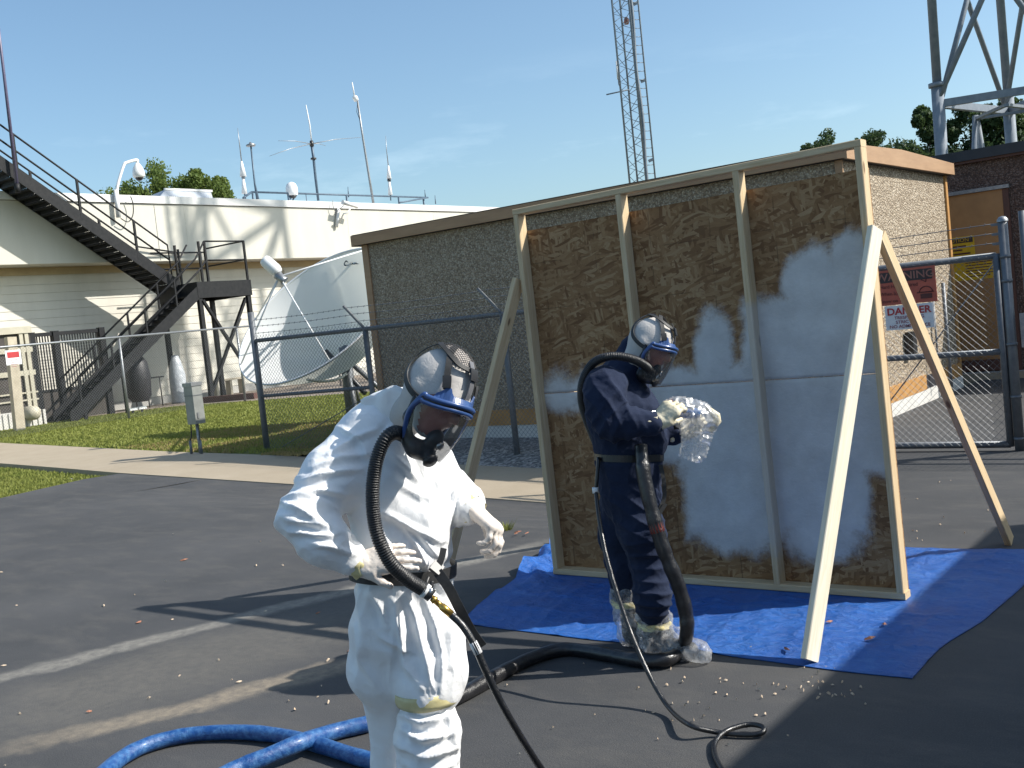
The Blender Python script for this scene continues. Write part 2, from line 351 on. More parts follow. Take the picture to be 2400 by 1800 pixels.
def m_tyvek():
    m, t, b = nt('white_coverall_fabric'); v = coords(t, 'obj')
    c = ramp(t, noise(t, v, 5, 6, .6), [(.3, (.84, .845, .855, 1)), (.7, (.89, .89, .885, 1))])
    t.links.new(c, b.inputs['Base Color']); b.inputs['Roughness'].default_value = .48; b.inputs['Specular IOR Level'].default_value = .35
    b.inputs['Subsurface Weight'].default_value = 0.0
    d = t.nodes.new('ShaderNodeTexNoise'); d.inputs['Scale'].default_value = 7; t.links.new(v, d.inputs['Vector'])
    vm = t.nodes.new('ShaderNodeVectorMath'); vm.operation = 'MULTIPLY_ADD'; t.links.new(d.outputs['Color'], vm.inputs[0]); vm.inputs[1].default_value = (.12, .12, .12); t.links.new(v, vm.inputs[2])
    cr = voro(t, vm.outputs[0], 13, 'DISTANCE_TO_EDGE'); cr2 = voro(t, vm.outputs[0], 31, 'SMOOTH_F1')
    n1 = bump(t, b, maprange(t, cr, 0, .10, 0, 1, True), .05, .006)
    rg = lambda sc, st: mathn(t, 'POWER', mathn(t, 'SUBTRACT', 1.0, mathn(t, 'MINIMUM', mathn(t, 'MULTIPLY', mathn(t, 'ABSOLUTE', mathn(t, 'SUBTRACT', noise(t, coords(t, 'obj', st), sc, 2, .5, 1.1), .5)), 5.0), 1.0)), 2.0)
    n2 = bump(t, b, rg(5.0, (1, 1, .7)), .20, .012, n1); n2 = bump(t, b, rg(11, (1, .8, 1)), .13, .006, n2); n2 = bump(t, b, rg(27, (1, 1, .8)), .10, .003, n2)
    bump(t, b, noise(t, v, 420, 2), .06, .001, n2)
def m_cloth(name, c1, c2, rough=.85, weave=600):
    m, t, b = nt(name); v = coords(t, 'obj')
    t.links.new(ramp(t, noise(t, v, 9, 6, .65), [(.3, c1), (.7, c2)]), b.inputs['Base Color']); b.inputs['Roughness'].default_value = rough; b.inputs['Specular IOR Level'].default_value = .12
    b.inputs['Sheen Weight'].default_value = .05
    n1 = bump(t, b, noise(t, v, 26, 5, .6, .8), .35, .012); bump(t, b, noise(t, v, weave, 2), .15, .001, n1)
def m_clear(name, tint, rough=.05, alpha=.25, bmp=0, spec=.5, amp=.3, fk=.9):
    """thin clear plastic: mostly see-through, a faint milky body and a glossy skin"""
    m, t, b = nt(name); b.inputs['Base Color'].default_value = tint; b.inputs['Roughness'].default_value = rough; b.inputs['Specular IOR Level'].default_value = spec
    tr = t.nodes.new('ShaderNodeBsdfTransparent'); gl = t.nodes.new('ShaderNodeBsdfGlossy'); gl.inputs['Roughness'].default_value = rough; gl.inputs['Color'].default_value = (.9, .9, .9, 1)
    mx = t.nodes.new('ShaderNodeMixShader'); m2 = t.nodes.new('ShaderNodeMixShader'); fr = t.nodes.new('ShaderNodeFresnel'); fr.inputs[0].default_value = 1.45; fac = alpha
    if bmp:
        v = coords(t, 'obj'); h = noise(t, v, bmp, 5, .6, .8); bn = bump(t, b, h, .35, .010); t.links.new(bn, fr.inputs['Normal']); t.links.new(bn, gl.inputs['Normal'])
        fac = maprange(t, noise(t, v, bmp*1.4, 5, .7, 1.2), .42, .75, alpha*.6, alpha+amp)
        tl = t.nodes.new('ShaderNodeBsdfTranslucent'); tl.inputs[0].default_value = tint; m3 = t.nodes.new('ShaderNodeMixShader'); m3.inputs[0].default_value = .45; t.links.new(b.outputs[0], m3.inputs[1]); t.links.new(tl.outputs[0], m3.inputs[2]); body_ = m3.outputs[0]
    else: body_ = b.outputs[0]
    if isinstance(fac, float): mx.inputs[0].default_value = fac
    else: t.links.new(fac, mx.inputs[0])
    t.links.new(tr.outputs[0], mx.inputs[1]); t.links.new(body_, mx.inputs[2])
    t.links.new(mathn(t, 'MULTIPLY', fr.outputs[0], fk), m2.inputs[0]); t.links.new(mx.outputs[0], m2.inputs[1]); t.links.new(gl.outputs[0], m2.inputs[2])
    t.links.new(m2.outputs[0], t.nodes['Material Output'].inputs['Surface'])
def m_hose(name, col, rough, ring=None, coat=0.0, mottled=None):
    m, t, b = nt(name); v = coords(t, 'luv'); b.inputs['Roughness'].default_value = rough; b.inputs['Specular IOR Level'].default_value = .5
    if coat: b.inputs['Coat Weight'].default_value = coat; b.inputs['Coat Roughness'].default_value = .2
    if mottled: t.links.new(ramp(t, noise(t, coords(t, 'obj', (1, 1, 1)), 30, 7, .7), [(.42, col), (.72, mottled)]), b.inputs['Base Color'])
    else: t.links.new(ramp(t, noise(t, coords(t, 'obj'), 14, 5), [(.3, col), (.7, tuple(min(1, x*1.5) for x in col[:3])+(1,))]), b.inputs['Base Color'])
    bump(t, b, noise(t, coords(t, 'obj'), 22, 6, .7, .5), .55, .012)
def m_leaf(name, c1, c2):
    m, t, b = nt(name); oi = t.nodes.new('ShaderNodeNewGeometry')
    v = coords(t, 'world'); t.links.new(ramp(t, noise(t, v, 1.1, 6, .7), [(.3, c1), (.7, c2)]), b.inputs['Base Color'])
    b.inputs['Roughness'].default_value = .6; b.inputs['Specular IOR Level'].default_value = .25
    tl = t.nodes.new('ShaderNodeBsdfTranslucent'); tl.inputs[0].default_value = tuple(x*1.2 for x in c2[:3])+(1,)
    mx = t.nodes.new('ShaderNodeMixShader'); mx.inputs[0].default_value = .3
    t.links.new(b.outputs[0], mx.inputs[1]); t.links.new(tl.outputs[0], mx.inputs[2]); t.links.new(mx.outputs[0], t.nodes['Material Output'].inputs['Surface'])
m_asphalt()
m_concrete('walk_concrete', (.335, .275, .195, 1), (.39, .325, .24, 1)); m_concrete('grey_concrete', (.36, .35, .33, 1), (.45, .44, .41, 1)); m_concrete('pale_concrete', (.55, .53, .50, 1), (.66, .64, .60, 1))
m_gravel('gravel', (.10, .10, .10, 1), (.22, .21, .20, 1), (.46, .44, .41, 1), 26); m_gravel('brown_gravel', (.15, .12, .095, 1), (.26, .21, .165, 1), (.38, .32, .26, 1), 22)
m_grass('lawn_ground', (.10, .13, .028, 1), (.15, .17, .04, 1), (.28, .24, .09, 1)); m_grass('far_ground', (.06, .08, .03, 1), (.09, .10, .05, 1), (.14, .13, .08, 1))
m_aggregate('pebble_wall', ((.24, .180, .120, 1), (.41, .325, .225, 1), (.62, .53, .41, 1)), 38)
m_aggregate('dark_pebble_wall', ((.075, .042, .032, 1), (.15, .088, .066, 1), (.26, .175, .14, 1)), 42)
m_pine('pine', (.66, .52, .335, 1), (.53, .38, .215, 1), (.60, .45, .26, 1)); m_pine('pine_pale', (.84, .78, .64, 1), (.74, .65, .48, 1), (.80, .72, .55, 1)); m_osb(); m_tarp(); m_tyvek()
mat('white_paint', (.60, .575, .505, 1), (.555, .53, .46, 1), 1.2, .6, kind='world', stretch=(1, 1, .25)); mat('coping_white', (.72, .71, .69, 1), (.68, .67, .65, 1), 3, .45)
mat('siding_paint', (.62, .59, .515, 1), (.565, .535, .465, 1), 2.0, .55, kind='world', stretch=(1, 1, .2)); mat('seam_shadow_paint', (.18, .17, .16, 1), (.14, .13, .12, 1), 8, .8)
mat('black_steel', (.011, .012, .014, 1), (.020, .020, .022, 1), 9, .55, bmp=.1, spec=.25); mat('galvanized', (.36, .37, .38, 1), (.26, .27, .28, 1), 14, .42, .75, r2=.55)
mat('galvanized_dull', (.19, .20, .21, 1), (.14, .15, .165, 1), 14, .5, .4); mat('tower_grey', (.24, .27, .31, 1), (.18, .21, .25, 1), 4, .65, .0, spec=.25)
mat('mast_grey', (.23, .26, .29, 1), (.17, .20, .23, 1), 10, .5, .4); mat('roof_blue_steel', (.10, .15, .20, 1), (.07, .10, .14, 1), 10, .5, .3)
mat('white_plastic', (.80, .80, .79, 1), (.74, .74, .73, 1), 6, .35); mat('dish_white', (.74, .75, .75, 1), (.66, .67, .67, 1), 2.2, .42, bmp=.05, bscale=4); mat('dish_back', (.78, .79, .75, 1), (.70, .71, .67, 1), 5, .6)
mat('dark_plastic', (.022, .022, .024, 1), (.035, .035, .036, 1), 12, .4); mat('tan_board', (.40, .245, .135, 1), (.33, .195, .105, 1), 5, .6, kind='world', stretch=(.3, .3, 2), bmp=.15); mat('orange_board', (.48, .255, .085, 1), (.40, .205, .065, 1), 6, .6)
mat('dark_fascia', (.030, .030, .036, 1), (.022, .022, .027, 1), 6, .55); mat('brown_door', (.42, .215, .085, 1), (.36, .18, .07, 1), 5, .5); mat('red_brown_board', (.12, .05, .035, 1), (.09, .04, .03, 1), 6, .6)
mat('pedestal_grey', (.30, .31, .29, 1), (.23, .24, .225, 1), 7, .5, .2); mat('sign_white', (.78, .78, .78, 1), (.70, .70, .71, 1), 9, .45); mat('sign_orange', (.52, .115, .07, 1), (.42, .085, .055, 1), 9, .5); mat('sign_yellow', (.72, .44, .015, 1), (.62, .36, .012, 1), 9, .5)
mat('sign_black', (.03, .02, .02, 1), (.045, .03, .03, 1), 9, .5); mat('sign_red', (.50, .035, .04, 1), (.40, .03, .035, 1), 9, .5); mat('sign_ink', (.10, .025, .02, 1), (.08, .02, .02, 1), 9, .5); mat('sign_warn_letter', (.36, .15, .11, 1), (.30, .12, .09, 1), 9, .5); mat('sign_grey_ink', (.33, .12, .15, 1), (.28, .10, .13, 1), 9, .5)
mat('logo_ink', (.07, .10, .12, 1), (.05, .08, .10, 1), 9, .5); mat('unit_beige', (.50, .46, .36, 1), (.42, .385, .30, 1), 4, .55); mat('unit_dark', (.06, .05, .045, 1), (.04, .035, .03, 1), 5, .7); mat('wood_weathered', (.52, .46, .35, 1), (.42, .36, .27, 1), 6, .75)
mat('silver_sheet', (.52, .55, .58, 1), (.40, .43, .46, 1), 8, .35, .1, bmp=.5, bscale=7, bdist=.06); mat('dark_cover', (.018, .018, .022, 1), (.03, .03, .034, 1), 8, .5, bmp=.4, bscale=9, bdist=.03); mat('skylight_grey', (.40, .43, .47, 1), (.34, .37, .41, 1), 5, .4)
mat('trunk_bark', (.09, .065, .045, 1), (.13, .10, .07, 1), 9, .85, bmp=.6, bscale=20, bdist=.02, stretch=(1, 1, .25)); m_leaf('leaf_green', (.085, .135, .030, 1), (.155, .20, .050, 1)); m_leaf('leaf_dark', (.030, .058, .022, 1), (.060, .095, .034, 1)); m_leaf('grass_blade', (.15, .185, .035, 1), (.27, .28, .075, 1)); m_leaf('dry_blade', (.26, .20, .075, 1), (.34, .27, .12, 1))
mat('trailer_white', (.72, .72, .72, 1), (.66, .66, .66, 1), 2, .4); mat('rubber', (.02, .02, .02, 1), (.03, .03, .03, 1), 20, .8); mat('whip_purple', (.11, .10, .17, 1), (.09, .08, .14, 1), 9, .4)
mat('pale_chip', (.62, .52, .40, 1), (.50, .36, .24, 1), 30, .7); mat('red_leaf', (.26, .10, .06, 1), (.36, .17, .10, 1), 40, .7)
m_cloth('sock_grey', (.50, .475, .445, 1), (.56, .53, .50, 1), .95, 500); m_cloth('navy_fabric', (.0125, .0195, .044, 1), (.020, .029, .060, 1), .82, 500)
mat('mask_blue', (.040, .090, .25, 1), (.032, .072, .20, 1), 10, .28, coat=.3); mat('mask_black', (.012, .012, .013, 1), (.020, .020, .021, 1), 12, .35); mat('strap_black', (.018, .018, .018, 1), (.030, .030, .030, 1), 60, .6); mat('strap_sheen', (.17, .17, .18, 1), (.12, .12, .13, 1), 60, .45)
mat('net_white', (.58, .53, .49, 1), (.48, .43, .40, 1), 60, .7); mat('skin', (.34, .14, .105, 1), (.27, .10, .075, 1), 20, .5); mat('glove_latex', (.76, .69, .62, 1), (.70, .61, .53, 1), 14, .5, bmp=.35, bscale=45, bdist=.006); mat('glove_cream', (.72, .66, .50, 1), (.65, .57, .38, 1), 16, .5, bmp=.4, bscale=45, bdist=.006); mat('tape_yellow', (.70, .64, .36, 1), (.62, .54, .27, 1), 20, .45, bmp=.3, bscale=40)
mat('brass', (.62, .40, .10, 1), (.52, .32, .08, 1), 20, .3, .9); mat('chrome', (.62, .62, .62, 1), (.52, .52, .52, 1), 20, .2, 1.0); m_hose('corrugated_black', (.014, .014, .015, 1), .38); m_hose('hose_black', (.012, .012, .013, 1), .36, coat=.2); m_hose('air_line_black', (.010, .010, .011, 1), .3, coat=.3); m_hose('hose_blue', (.008, .060, .22, 1), .42, coat=.15, mottled=(.07, .19, .40, 1)); m_hose('wrapped_hose', (.010, .010, .012, 1), .30, coat=.35, mottled=(.024, .024, .027, 1)); m_hose('tape_red', (.13, .020, .014, 1), .4, coat=.2)
m_clear('visor_clear', (.45, .46, .48, 1), .03, .06, fk=.8); m_clear('bag_clear', (.92, .92, .91, 1), .28, .34, 7, amp=.32, fk=.22); m_clear('bootie_clear', (.88, .89, .90, 1), .28, .30, 9, amp=.32, fk=.25)
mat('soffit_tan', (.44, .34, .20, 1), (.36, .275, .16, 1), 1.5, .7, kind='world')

def m_dish():
    m, t, b = nt('fibreglass_dish'); v = coords(t, 'obj'); t.links.new(ramp(t, noise(t, v, 1.6, 5, .6), [(.3, (.78, .79, .79, 1)), (.7, (.72, .73, .73, 1))]), b.inputs['Base Color']); b.inputs['Roughness'].default_value = .5; b.inputs['Specular IOR Level'].default_value = .3
    tl = t.nodes.new('ShaderNodeBsdfTranslucent'); tl.inputs[0].default_value = (.80, .80, .72, 1); mx = t.nodes.new('ShaderNodeMixShader'); mx.inputs[0].default_value = .34
    t.links.new(b.outputs[0], mx.inputs[1]); t.links.new(tl.outputs[0], mx.inputs[2]); t.links.new(mx.outputs[0], t.nodes['Material Output'].inputs['Surface'])
m_dish()
# ------------------------------------------------------------------ ground and setting
def sheet(name, poly, z, material, thick=None, kind='structure'):
    mb = MB()
    if thick: mb.prism([(x, y, z-thick) for x, y in poly], (0, 0, thick))
    else: mb.add([(x, y, z) for x, y in poly], [tuple(range(len(poly)))])
    o = mb.build(name, material); o['kind'] = kind; return o
sheet('ground', [(-900, -900), (900, -900), (900, 900), (-900, 900)], -.5, 'far_ground')
sheet('asphalt_lot', [(40, -30), (40, 17.98), (-4.42, 17.98), (-4.42, 7.0), (-14.9, 7.0), (-14.2, 3.0), (-13.5, -30)], 0, 'asphalt', .3)
def ray_y(px, py, Y, zmax=.0): p = at_y(px, py, Y); p[2] = min(p[2], zmax); return p
wfront = [at_z(0, 1087), at_z(140, 1098), at_z(280, 1110), ray_y(480, 1123, 9.40), ray_y(678, 1136, 9.42), ray_y(980, 1157, 9.42), ray_y(1280, 1180, 9.42)]; e = wfront[-1]+(wfront[-1]-wfront[-2])*1.6; wfront.append(e); wfront.insert(0, np.array([-40, 13.9, 0.]))
wback = [at_z(0, 1039), at_z(210, 1050), at_z(401, 1060), ray_y(600, 1067, 11.12), ray_y(860, 1079, 11.15), ray_y(1128, 1093, 11.15), ray_y(1270, 1100, 11.15)]; wback.append(wback[-1]+(wback[-1]-wback[-2])*1.0); wback.insert(0, np.array([-40, 18.0, 0.]))
up3 = np.array([0, 0, .012]); k = len(wfront)
mb = MB(); mb.add([p+up3 for p in wfront]+[p+up3 for p in wback]+[p-up3*9 for p in wfront]+[p-up3*9 for p in wback], [(i, i+1, k+i+1, k+i) for i in range(k-1)]+[(2*k+i, 2*k+i+1, i+1, i) for i in range(k-1)]); walk = mb.build('walkway', 'walk_concrete', fix=False); walk['kind'] = 'structure'
# lot apron sloping gently down to the walkway
low = [np.array([-14.98, 7.0, 0]), np.array([-15.05, 7.4, 0]), np.array([-15.28, 8.9, 0])]; fr = [p for p in wfront if p[0] > -15.0]
top_ = [np.array([p[0], 7.0, 0]) for p in fr]; V_ = []; F_ = []; n_s = 6
for j in range(n_s+1):
    for p, q in zip(top_, fr): t_ = j/n_s; r_ = p+(q-p)*t_; r_[2] = q[2]*(t_*t_*(3-2*t_)); V_.append(r_)
kk = len(fr); F_ = [(j*kk+i, j*kk+i+1, (j+1)*kk+i+1, (j+1)*kk+i) for j in range(n_s) for i in range(kk-1)]
o0 = len(V_); V_ += [np.array([-14.9, 7.0, 0]), np.array([-15.28, 8.9, 0]), wfront[3]+np.array([-.0, -.0, 0]), fr[0], top_[0]]; F_.append((o0, o0+4, o0+3, o0+2, o0+1))
tag(link_mesh('asphalt_apron', V_, F_, 'asphalt', fix=False), kind='structure')
sheet('lawn', [(-14.92, 7.0), (-15.28, 8.9), (-15.0, 9.33), (-15.1, 9.385), (-20.7, 10.34), (-40, 13.85), (-60, 14), (-60, -30), (-13.53, -30), (-14.22, 3)], -.085, 'lawn_ground')
bk = [p for p in wback]
lawn_pts = [np.array([-12.0, 11.3, -.03])]+[p+np.array([0, .0, -.0]) for p in wback[::-1] if p[0] < -12.5 and p[0] > -30]+[np.array(q) for q in ((-34, 15.9, 0), (-33.4, 19.9, 0), (-31.7, 22.2, 0), (-28, 22.6, 0), (-20, 24.5, 0), (-12.9, 24.5, 0), (-12.7, 12.5, 0))]
tag(MB().add(lawn_pts, [tuple(range(len(lawn_pts)))]).build('back_lawn', 'lawn_ground', fix=False), kind='structure')
gf = [p for p in wback if p[0] > -13.9]; V_ = []; 
for t_ in (0, .5, 1):
    for p in gf: V_.append(np.array([max(p[0], -13.6), p[1]*(1-t_)+13.3*t_, (p[2]+.008)*(1-t_)**1.5+.004]))
kk = len(gf); tag(link_mesh('gravel_strip', V_, [(j*kk+i, j*kk+i+1, (j+1)*kk+i+1, (j+1)*kk+i) for j in range(2) for i in range(kk-1)], 'gravel', fix=False), kind='structure')
sheet('gravel_yard', [(-34.05, 15.92), (-33.45, 19.95), (-31.72, 22.24), (-28, 22.64), (-20, 24.54), (-12.9, 24.54), (-12.9, 60), (-36, 60), (-36, 10), (-34.9, 15.7)], -.004, 'brown_gravel')
# grass blades: nobody could count them
def blades(name, polys, n, hmin, hmax, material, label, z=0.0, mask=None):
    pts = []
    for poly, k in polys:
        P = np.array(poly); lo, hi = P.min(0), P.max(0); got = 0
        while got < k:
            q = lo+rng.random((k*2, 2))*(hi-lo); ins = np.zeros(len(q), bool); j = len(P)-1
            for i in range(len(P)):
                c = ((P[i, 1] > q[:, 1]) != (P[j, 1] > q[:, 1])) & (q[:, 0] < (P[j, 0]-P[i, 0])*(q[:, 1]-P[i, 1])/(P[j, 1]-P[i, 1]+1e-12)+P[i, 0]); ins ^= c; j = i
            q = q[ins]
            if mask is not None: q = q[mask(q)]
            q = q[:k-got]; pts.append(q); got += len(q)
    p = np.vstack(pts); n = len(p); a = rng.random(n)*2*np.pi; w = .006+rng.random(n)*.007; h = hmin+rng.random(n)*(hmax-hmin); w = w*(1+np.linalg.norm(p, axis=1)/14)
    ln = (rng.random((n, 2))-.5)*.9*h[:, None]; v = np.zeros((n, 3, 3))
    v[:, 0, 0] = p[:, 0]-np.cos(a)*w; v[:, 0, 1] = p[:, 1]-np.sin(a)*w; v[:, 1, 0] = p[:, 0]+np.cos(a)*w; v[:, 1, 1] = p[:, 1]+np.sin(a)*w; v[:, 2, 0] = p[:, 0]+ln[:, 0]; v[:, 2, 1] = p[:, 1]+ln[:, 1]; v[:, :2, 2] = z; v[:, 2, 2] = z+h
    o = link_mesh(name, v.reshape(-1, 3), np.arange(n*3).reshape(-1, 3).tolist(), material, fix=False); tag(o, label, 'grass', kind='stuff'); return o
dryf = lambda q: (fbm(np.c_[q*.55, np.zeros(len(q))], 3)+np.clip((q[:, 0]+19)/7, -.6, .55)) > .05
blades('grass', [([(-15.1, 7.0), (-15.3, 8.9), (-15.1, 9.3), (-22, 10.5), (-22, 6.5)], 26000)], 0, .03, .07, 'grass_blade', 'short green mown grass in the corner between walkway and lot', -.08)
blades('grass', [([(-12.9, 11.3), (-13.85, 11.25), (-16.8, 11.6), (-26.86, 13.6), (-33, 15.9), (-33, 19.4), (-31.5, 22), (-28, 22.4), (-18, 24), (-13, 20), (-13, 12.6)], 70000)], 0, .025, .065, 'grass_blade', 'short green mown grass of the lawn behind the walkway', -.005)
blades('dry_grass', [([(-12.6, 10.9), (-13.85, 11.1), (-21, 12.5), (-20, 15), (-13, 16)], 14000)], 0, .02, .05, 'dry_blade', 'patches of dry yellow grass behind the walkway', 0, dryf)
def tuft(px, py, n, name, label):
    g = at_z(px, py); n_ = n; v = []; f = []
    for i in range(n):
        a = rng.random()*6.28; r = rng.random()*.05; h = .03+rng.random()*.07; b = g+np.array([math.cos(a)*r, math.sin(a)*r, 0]); t = b+np.array([math.cos(a)*h*.8, math.sin(a)*h*.8, h]); s = np.array([-math.sin(a), math.cos(a), 0])*.005
        v += [b-s, b+s, t]; f.append((3*i, 3*i+1, 3*i+2))
    tag(link_mesh(name, v, f, 'grass_blade', fix=False), label, 'weed')
tuft(1188, 1242, 60, 'weed_tuft', 'small green weed growing through the asphalt beside the white glove')
# walkway drop and stones at the lawn corner
mb = MB(); 
for i in range(34):
    g = at_z(150+rng.random()*90, 1121+rng.random()*7, -.07); r = .012+rng.random()*.022; mb.lathe(g-np.array([0, 0, .01]), (0, 0, 1), [(r*.6, 0), (r, r*.4), (r*.5, r*.8)], 5)
tag(mb.build('stones', 'grey_concrete'), 'loose pale stones where walkway, lawn and asphalt meet', 'stones', kind='stuff')

# ------------------------------------------------------------------ white building (upper storey overhangs a recessed, boarded ground storey)
WB = thing('white_building', 'long white flat-roofed building with overhanging upper storey behind the black stairs', 'building', (-36, 30, 0))
part('upper_wall', MB().box(-62, -34.0, 2, 64, 5.27, 7.36), 'white_paint', WB)
part('coping', MB().box(-62.1, -33.93, 1.9, 64.1, 7.385, 7.66), 'coping_white', WB)
part('coping_joint', MB().box(-61.9, -34.03, 2.1, 63.9, 7.36, 7.385), 'seam_shadow_paint', WB)
for y in (23.9, 25.2, 33.7, 39.5): part('panel_seam', MB().box(-33.999, -33.994, y, y+.02, 5.3, 7.34), 'seam_shadow_paint' if y < 25 else 'siding_paint', WB)
part('lower_wall', MB().box(-61, -35.16, 3, 63, 0.28, 5.268), 'siding_paint', WB)
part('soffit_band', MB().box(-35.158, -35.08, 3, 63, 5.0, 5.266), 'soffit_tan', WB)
bh = (5.26-.30)/17
for i in range(17):
    z = .30+i*bh; b = MB(); b.prism([(-35.155, 3.0, z), (-35.132, 3.0, z), (-35.148, 3.0, z+bh-.008), (-35.155, 3.0, z+bh-.008)], (0, 60, 0)); part('siding_board', b, 'siding_paint', WB)
part('plinth', MB().box(-61, -35.05, 3, 63, -.1, .279), 'grey_concrete', WB)
for y in (26.3, 30.6): part('wall_pipe', MB().cyl((-35.0, y, .1), (-35.0, y, 4.9), .05), 'siding_paint', WB)
# roof furniture on the white building
hatch = thing('roof_hatch', 'low grey hipped roof hatch on the white building left of the mast cluster', 'roof hatch', (-37.5, 27.5, 7.5))
a, b_, c_, d_ = at_x(345, 460, -36.2), at_x(505, 466, -36.2), at_x(388, 444, -36.9), at_x(494, 449, -36.9)
part('hood', MB().add([(-36.2, a[1], 7.5), (-36.2, b_[1], 7.5), (-39, b_[1]+.6, 7.5), (-39, a[1]+.6, 7.5), (-36.9, c_[1], c_[2]), (-36.9, d_[1], d_[2]), (-38.2, d_[1]+.3, c_[2]), (-38.2, c_[1]+.3, c_[2])], [(0, 1, 5, 4), (1, 2, 6, 5), (2, 3, 7, 6), (3, 0, 4, 7), (4, 5, 6, 7)]), 'skylight_grey', hatch)
part('rim', MB().box(-36.95, -36.85, c_[1]-.05, d_[1]+.05, min(c_[2], d_[2])-.02, max(c_[2], d_[2])+.05), 'coping_white', hatch)
XR = -36.0
def ap(px, py, X=XR): return at_x(px, py, X)
RR = thing('roof_guard_rail', 'low blue-grey pipe rail around the antennas on the white roof', 'railing', (XR, 36, 7.6))
mb = MB(); c1, c2 = ap(590, 450), ap(1003, 463); c3 = ap(935, 475, -34.6); c4 = ap(570, 464, -34.8)
for pth in ([c4, c1], [c1, c2], [c2, c3]): part('rail', MB().tube(pth, .045, 6), 'roof_blue_steel', RR)
for px, py in ((592, 452), (675, 452), (717, 455), (812, 458), (934, 461), (992, 463)): p = ap(px, py); part('post', MB().cyl((p[0], p[1], 7.6), p, .05 if px != 717 else .02, 6), 'roof_blue_steel', RR)
def antenna(name, label, segs, loc, X=XR, grp='antennas on the white roof'):
    p0 = ap(*loc, X); T = thing(name, label, 'antenna', (p0[0], p0[1], 7.6), grp); return T, p0
def taper(pts, X=XR):
    P = [ap(x, y, X) for x, y, r in pts]; return P, [r for _, _, r in pts]
def ant_taper(name, label, base, pieces, X=XR):
    T, p0 = antenna(name, label, None, base, X)
    for nm, pts, mt in pieces:
        P, R_ = taper(pts, X); part(nm, MB().tube(P, R_, 8), mt, T)
    return T
ant_taper('cone_antenna', 'white double-cone antenna at the left end of the roof rail', (574, 470), [('mast', [(576, 470, .03), (573, 452, .03)], 'roof_blue_steel'), ('lower_cone', [(573, 454, .12), (570, 418, .05)], 'white_plastic'), ('collar', [(571, 419, .08), (570, 414, .08)], 'galvanized'), ('upper_cone', [(570, 414, .14), (566, 378, .045)], 'white_plastic'), ('whip', [(566, 378, .025), (561, 335, .02), (557, 300, .008)], 'galvanized')])
ant_taper('cone_antenna', 'white double-cone antenna near the right end of the roof rail', (916, 470), [('mast', [(916, 470, .03), (915, 455, .03)], 'roof_blue_steel'), ('lower_cone', [(915, 457, .11), (912, 424, .05)], 'white_plastic'), ('collar', [(912, 425, .09), (912, 419, .09)], 'dark_plastic'), ('upper_cone', [(912, 419, .12), (910, 388, .04)], 'white_plastic'), ('whip', [(910, 388, .025), (906, 352, .018), (904, 318, .008)], 'galvanized')])
ant_taper('mushroom_vent_pole', 'thin dark pole with a flat mushroom cap on the white roof', (604, 468), [('pole', [(604, 468, .07), (597, 430, .04), (588, 342, .035)], 'roof_blue_steel'), ('cap', [(588, 343, .19), (587.5, 339, .21), (587, 336, .07), (586, 333, .03)], 'galvanized')])
T = ant_taper('ground_plane_antenna', 'tall roof antenna with four spreading thin radials', (746, 470), [('mast', [(746, 470, .055), (740, 420, .06), (735, 372, .06), (730, 335, .065)], 'roof_blue_steel'), ('clamp', [(735, 374, .13), (734.6, 370, .13)], 'dark_plastic'), ('upper_tube', [(734, 366, .055), (730, 336, .055)], 'galvanized'), ('hub', [(731, 343, .10), (730, 330, .08)], 'dark_plastic'), ('whip', [(730, 330, .03), (726, 293, .032), (717, 246, .022)], 'sign_white')])
for q in ((631, 366), (652, 330), (764, 342), (845, 322)): P = [ap(730, 337), ap((730+q[0])/2, (337+q[1])/2-3), ap(*q)]; part('radial', MB().tube(P, [.02, .016, .008], 5), 'galvanized', T)
T = ant_taper('tall_pole_antenna', 'tallest pale pole antenna with a small white unit near its tip', (875, 476), [('pole', [(875, 476, .06), (866, 420, .055), (850, 320, .05), (838, 237, .045)], 'galvanized'), ('white_unit', [(836, 236, .12), (831, 227, .13), (830, 224, .06)], 'white_plastic'), ('whip', [(831, 226, .035), (825, 193, .03)], 'sign_white'), ('side_cable', [(838, 240, .012), (836, 262, .012), (846, 288, .012)], 'dark_plastic')])
for (px, py, h), lb in (((817, 462, 24), 'short whip on the roof rail just left of the tall pole'), ((997, 463, 18), 'short whip on the right corner of the roof rail'), ((1021, 478, 20), 'short lone whip on the roof beyond the rail end')):
    ant_taper('short_whip_antenna', lb, (px, py), [('whip', [(px, py, .03), (px-1.5, py-h, .015)], 'roof_blue_steel')])
rd = thing('radome', 'white domed radome on a dark stand on the white roof', 'radome', ap(685, 470)); c = ap(685, 455); k = .0165
part('dome', MB().lathe((c[0], c[1], ap(685, 456)[2]-.05), (0, 0, 1), [(.20, 0), (.25, .04), (.265, .25), (.25, .40), (.19, .52), (.09, .59), (.0, .61)], 20, False), 'white_plastic', rd)
part('stand', MB().cyl((c[0], c[1]-.16, 7.6), (c[0], c[1]-.16, 8.3), .05, 6).cyl((c[0], c[1]+.2, 8.28), (c[0], c[1]-.12, 7.9), .03, 6), 'roof_blue_steel', rd); part('skirt', MB().lathe((c[0], c[1], ap(685, 456)[2]-.16), (0, 0, 1), [(.12, 0), (.2, .1)], 16), 'dark_plastic', rd)
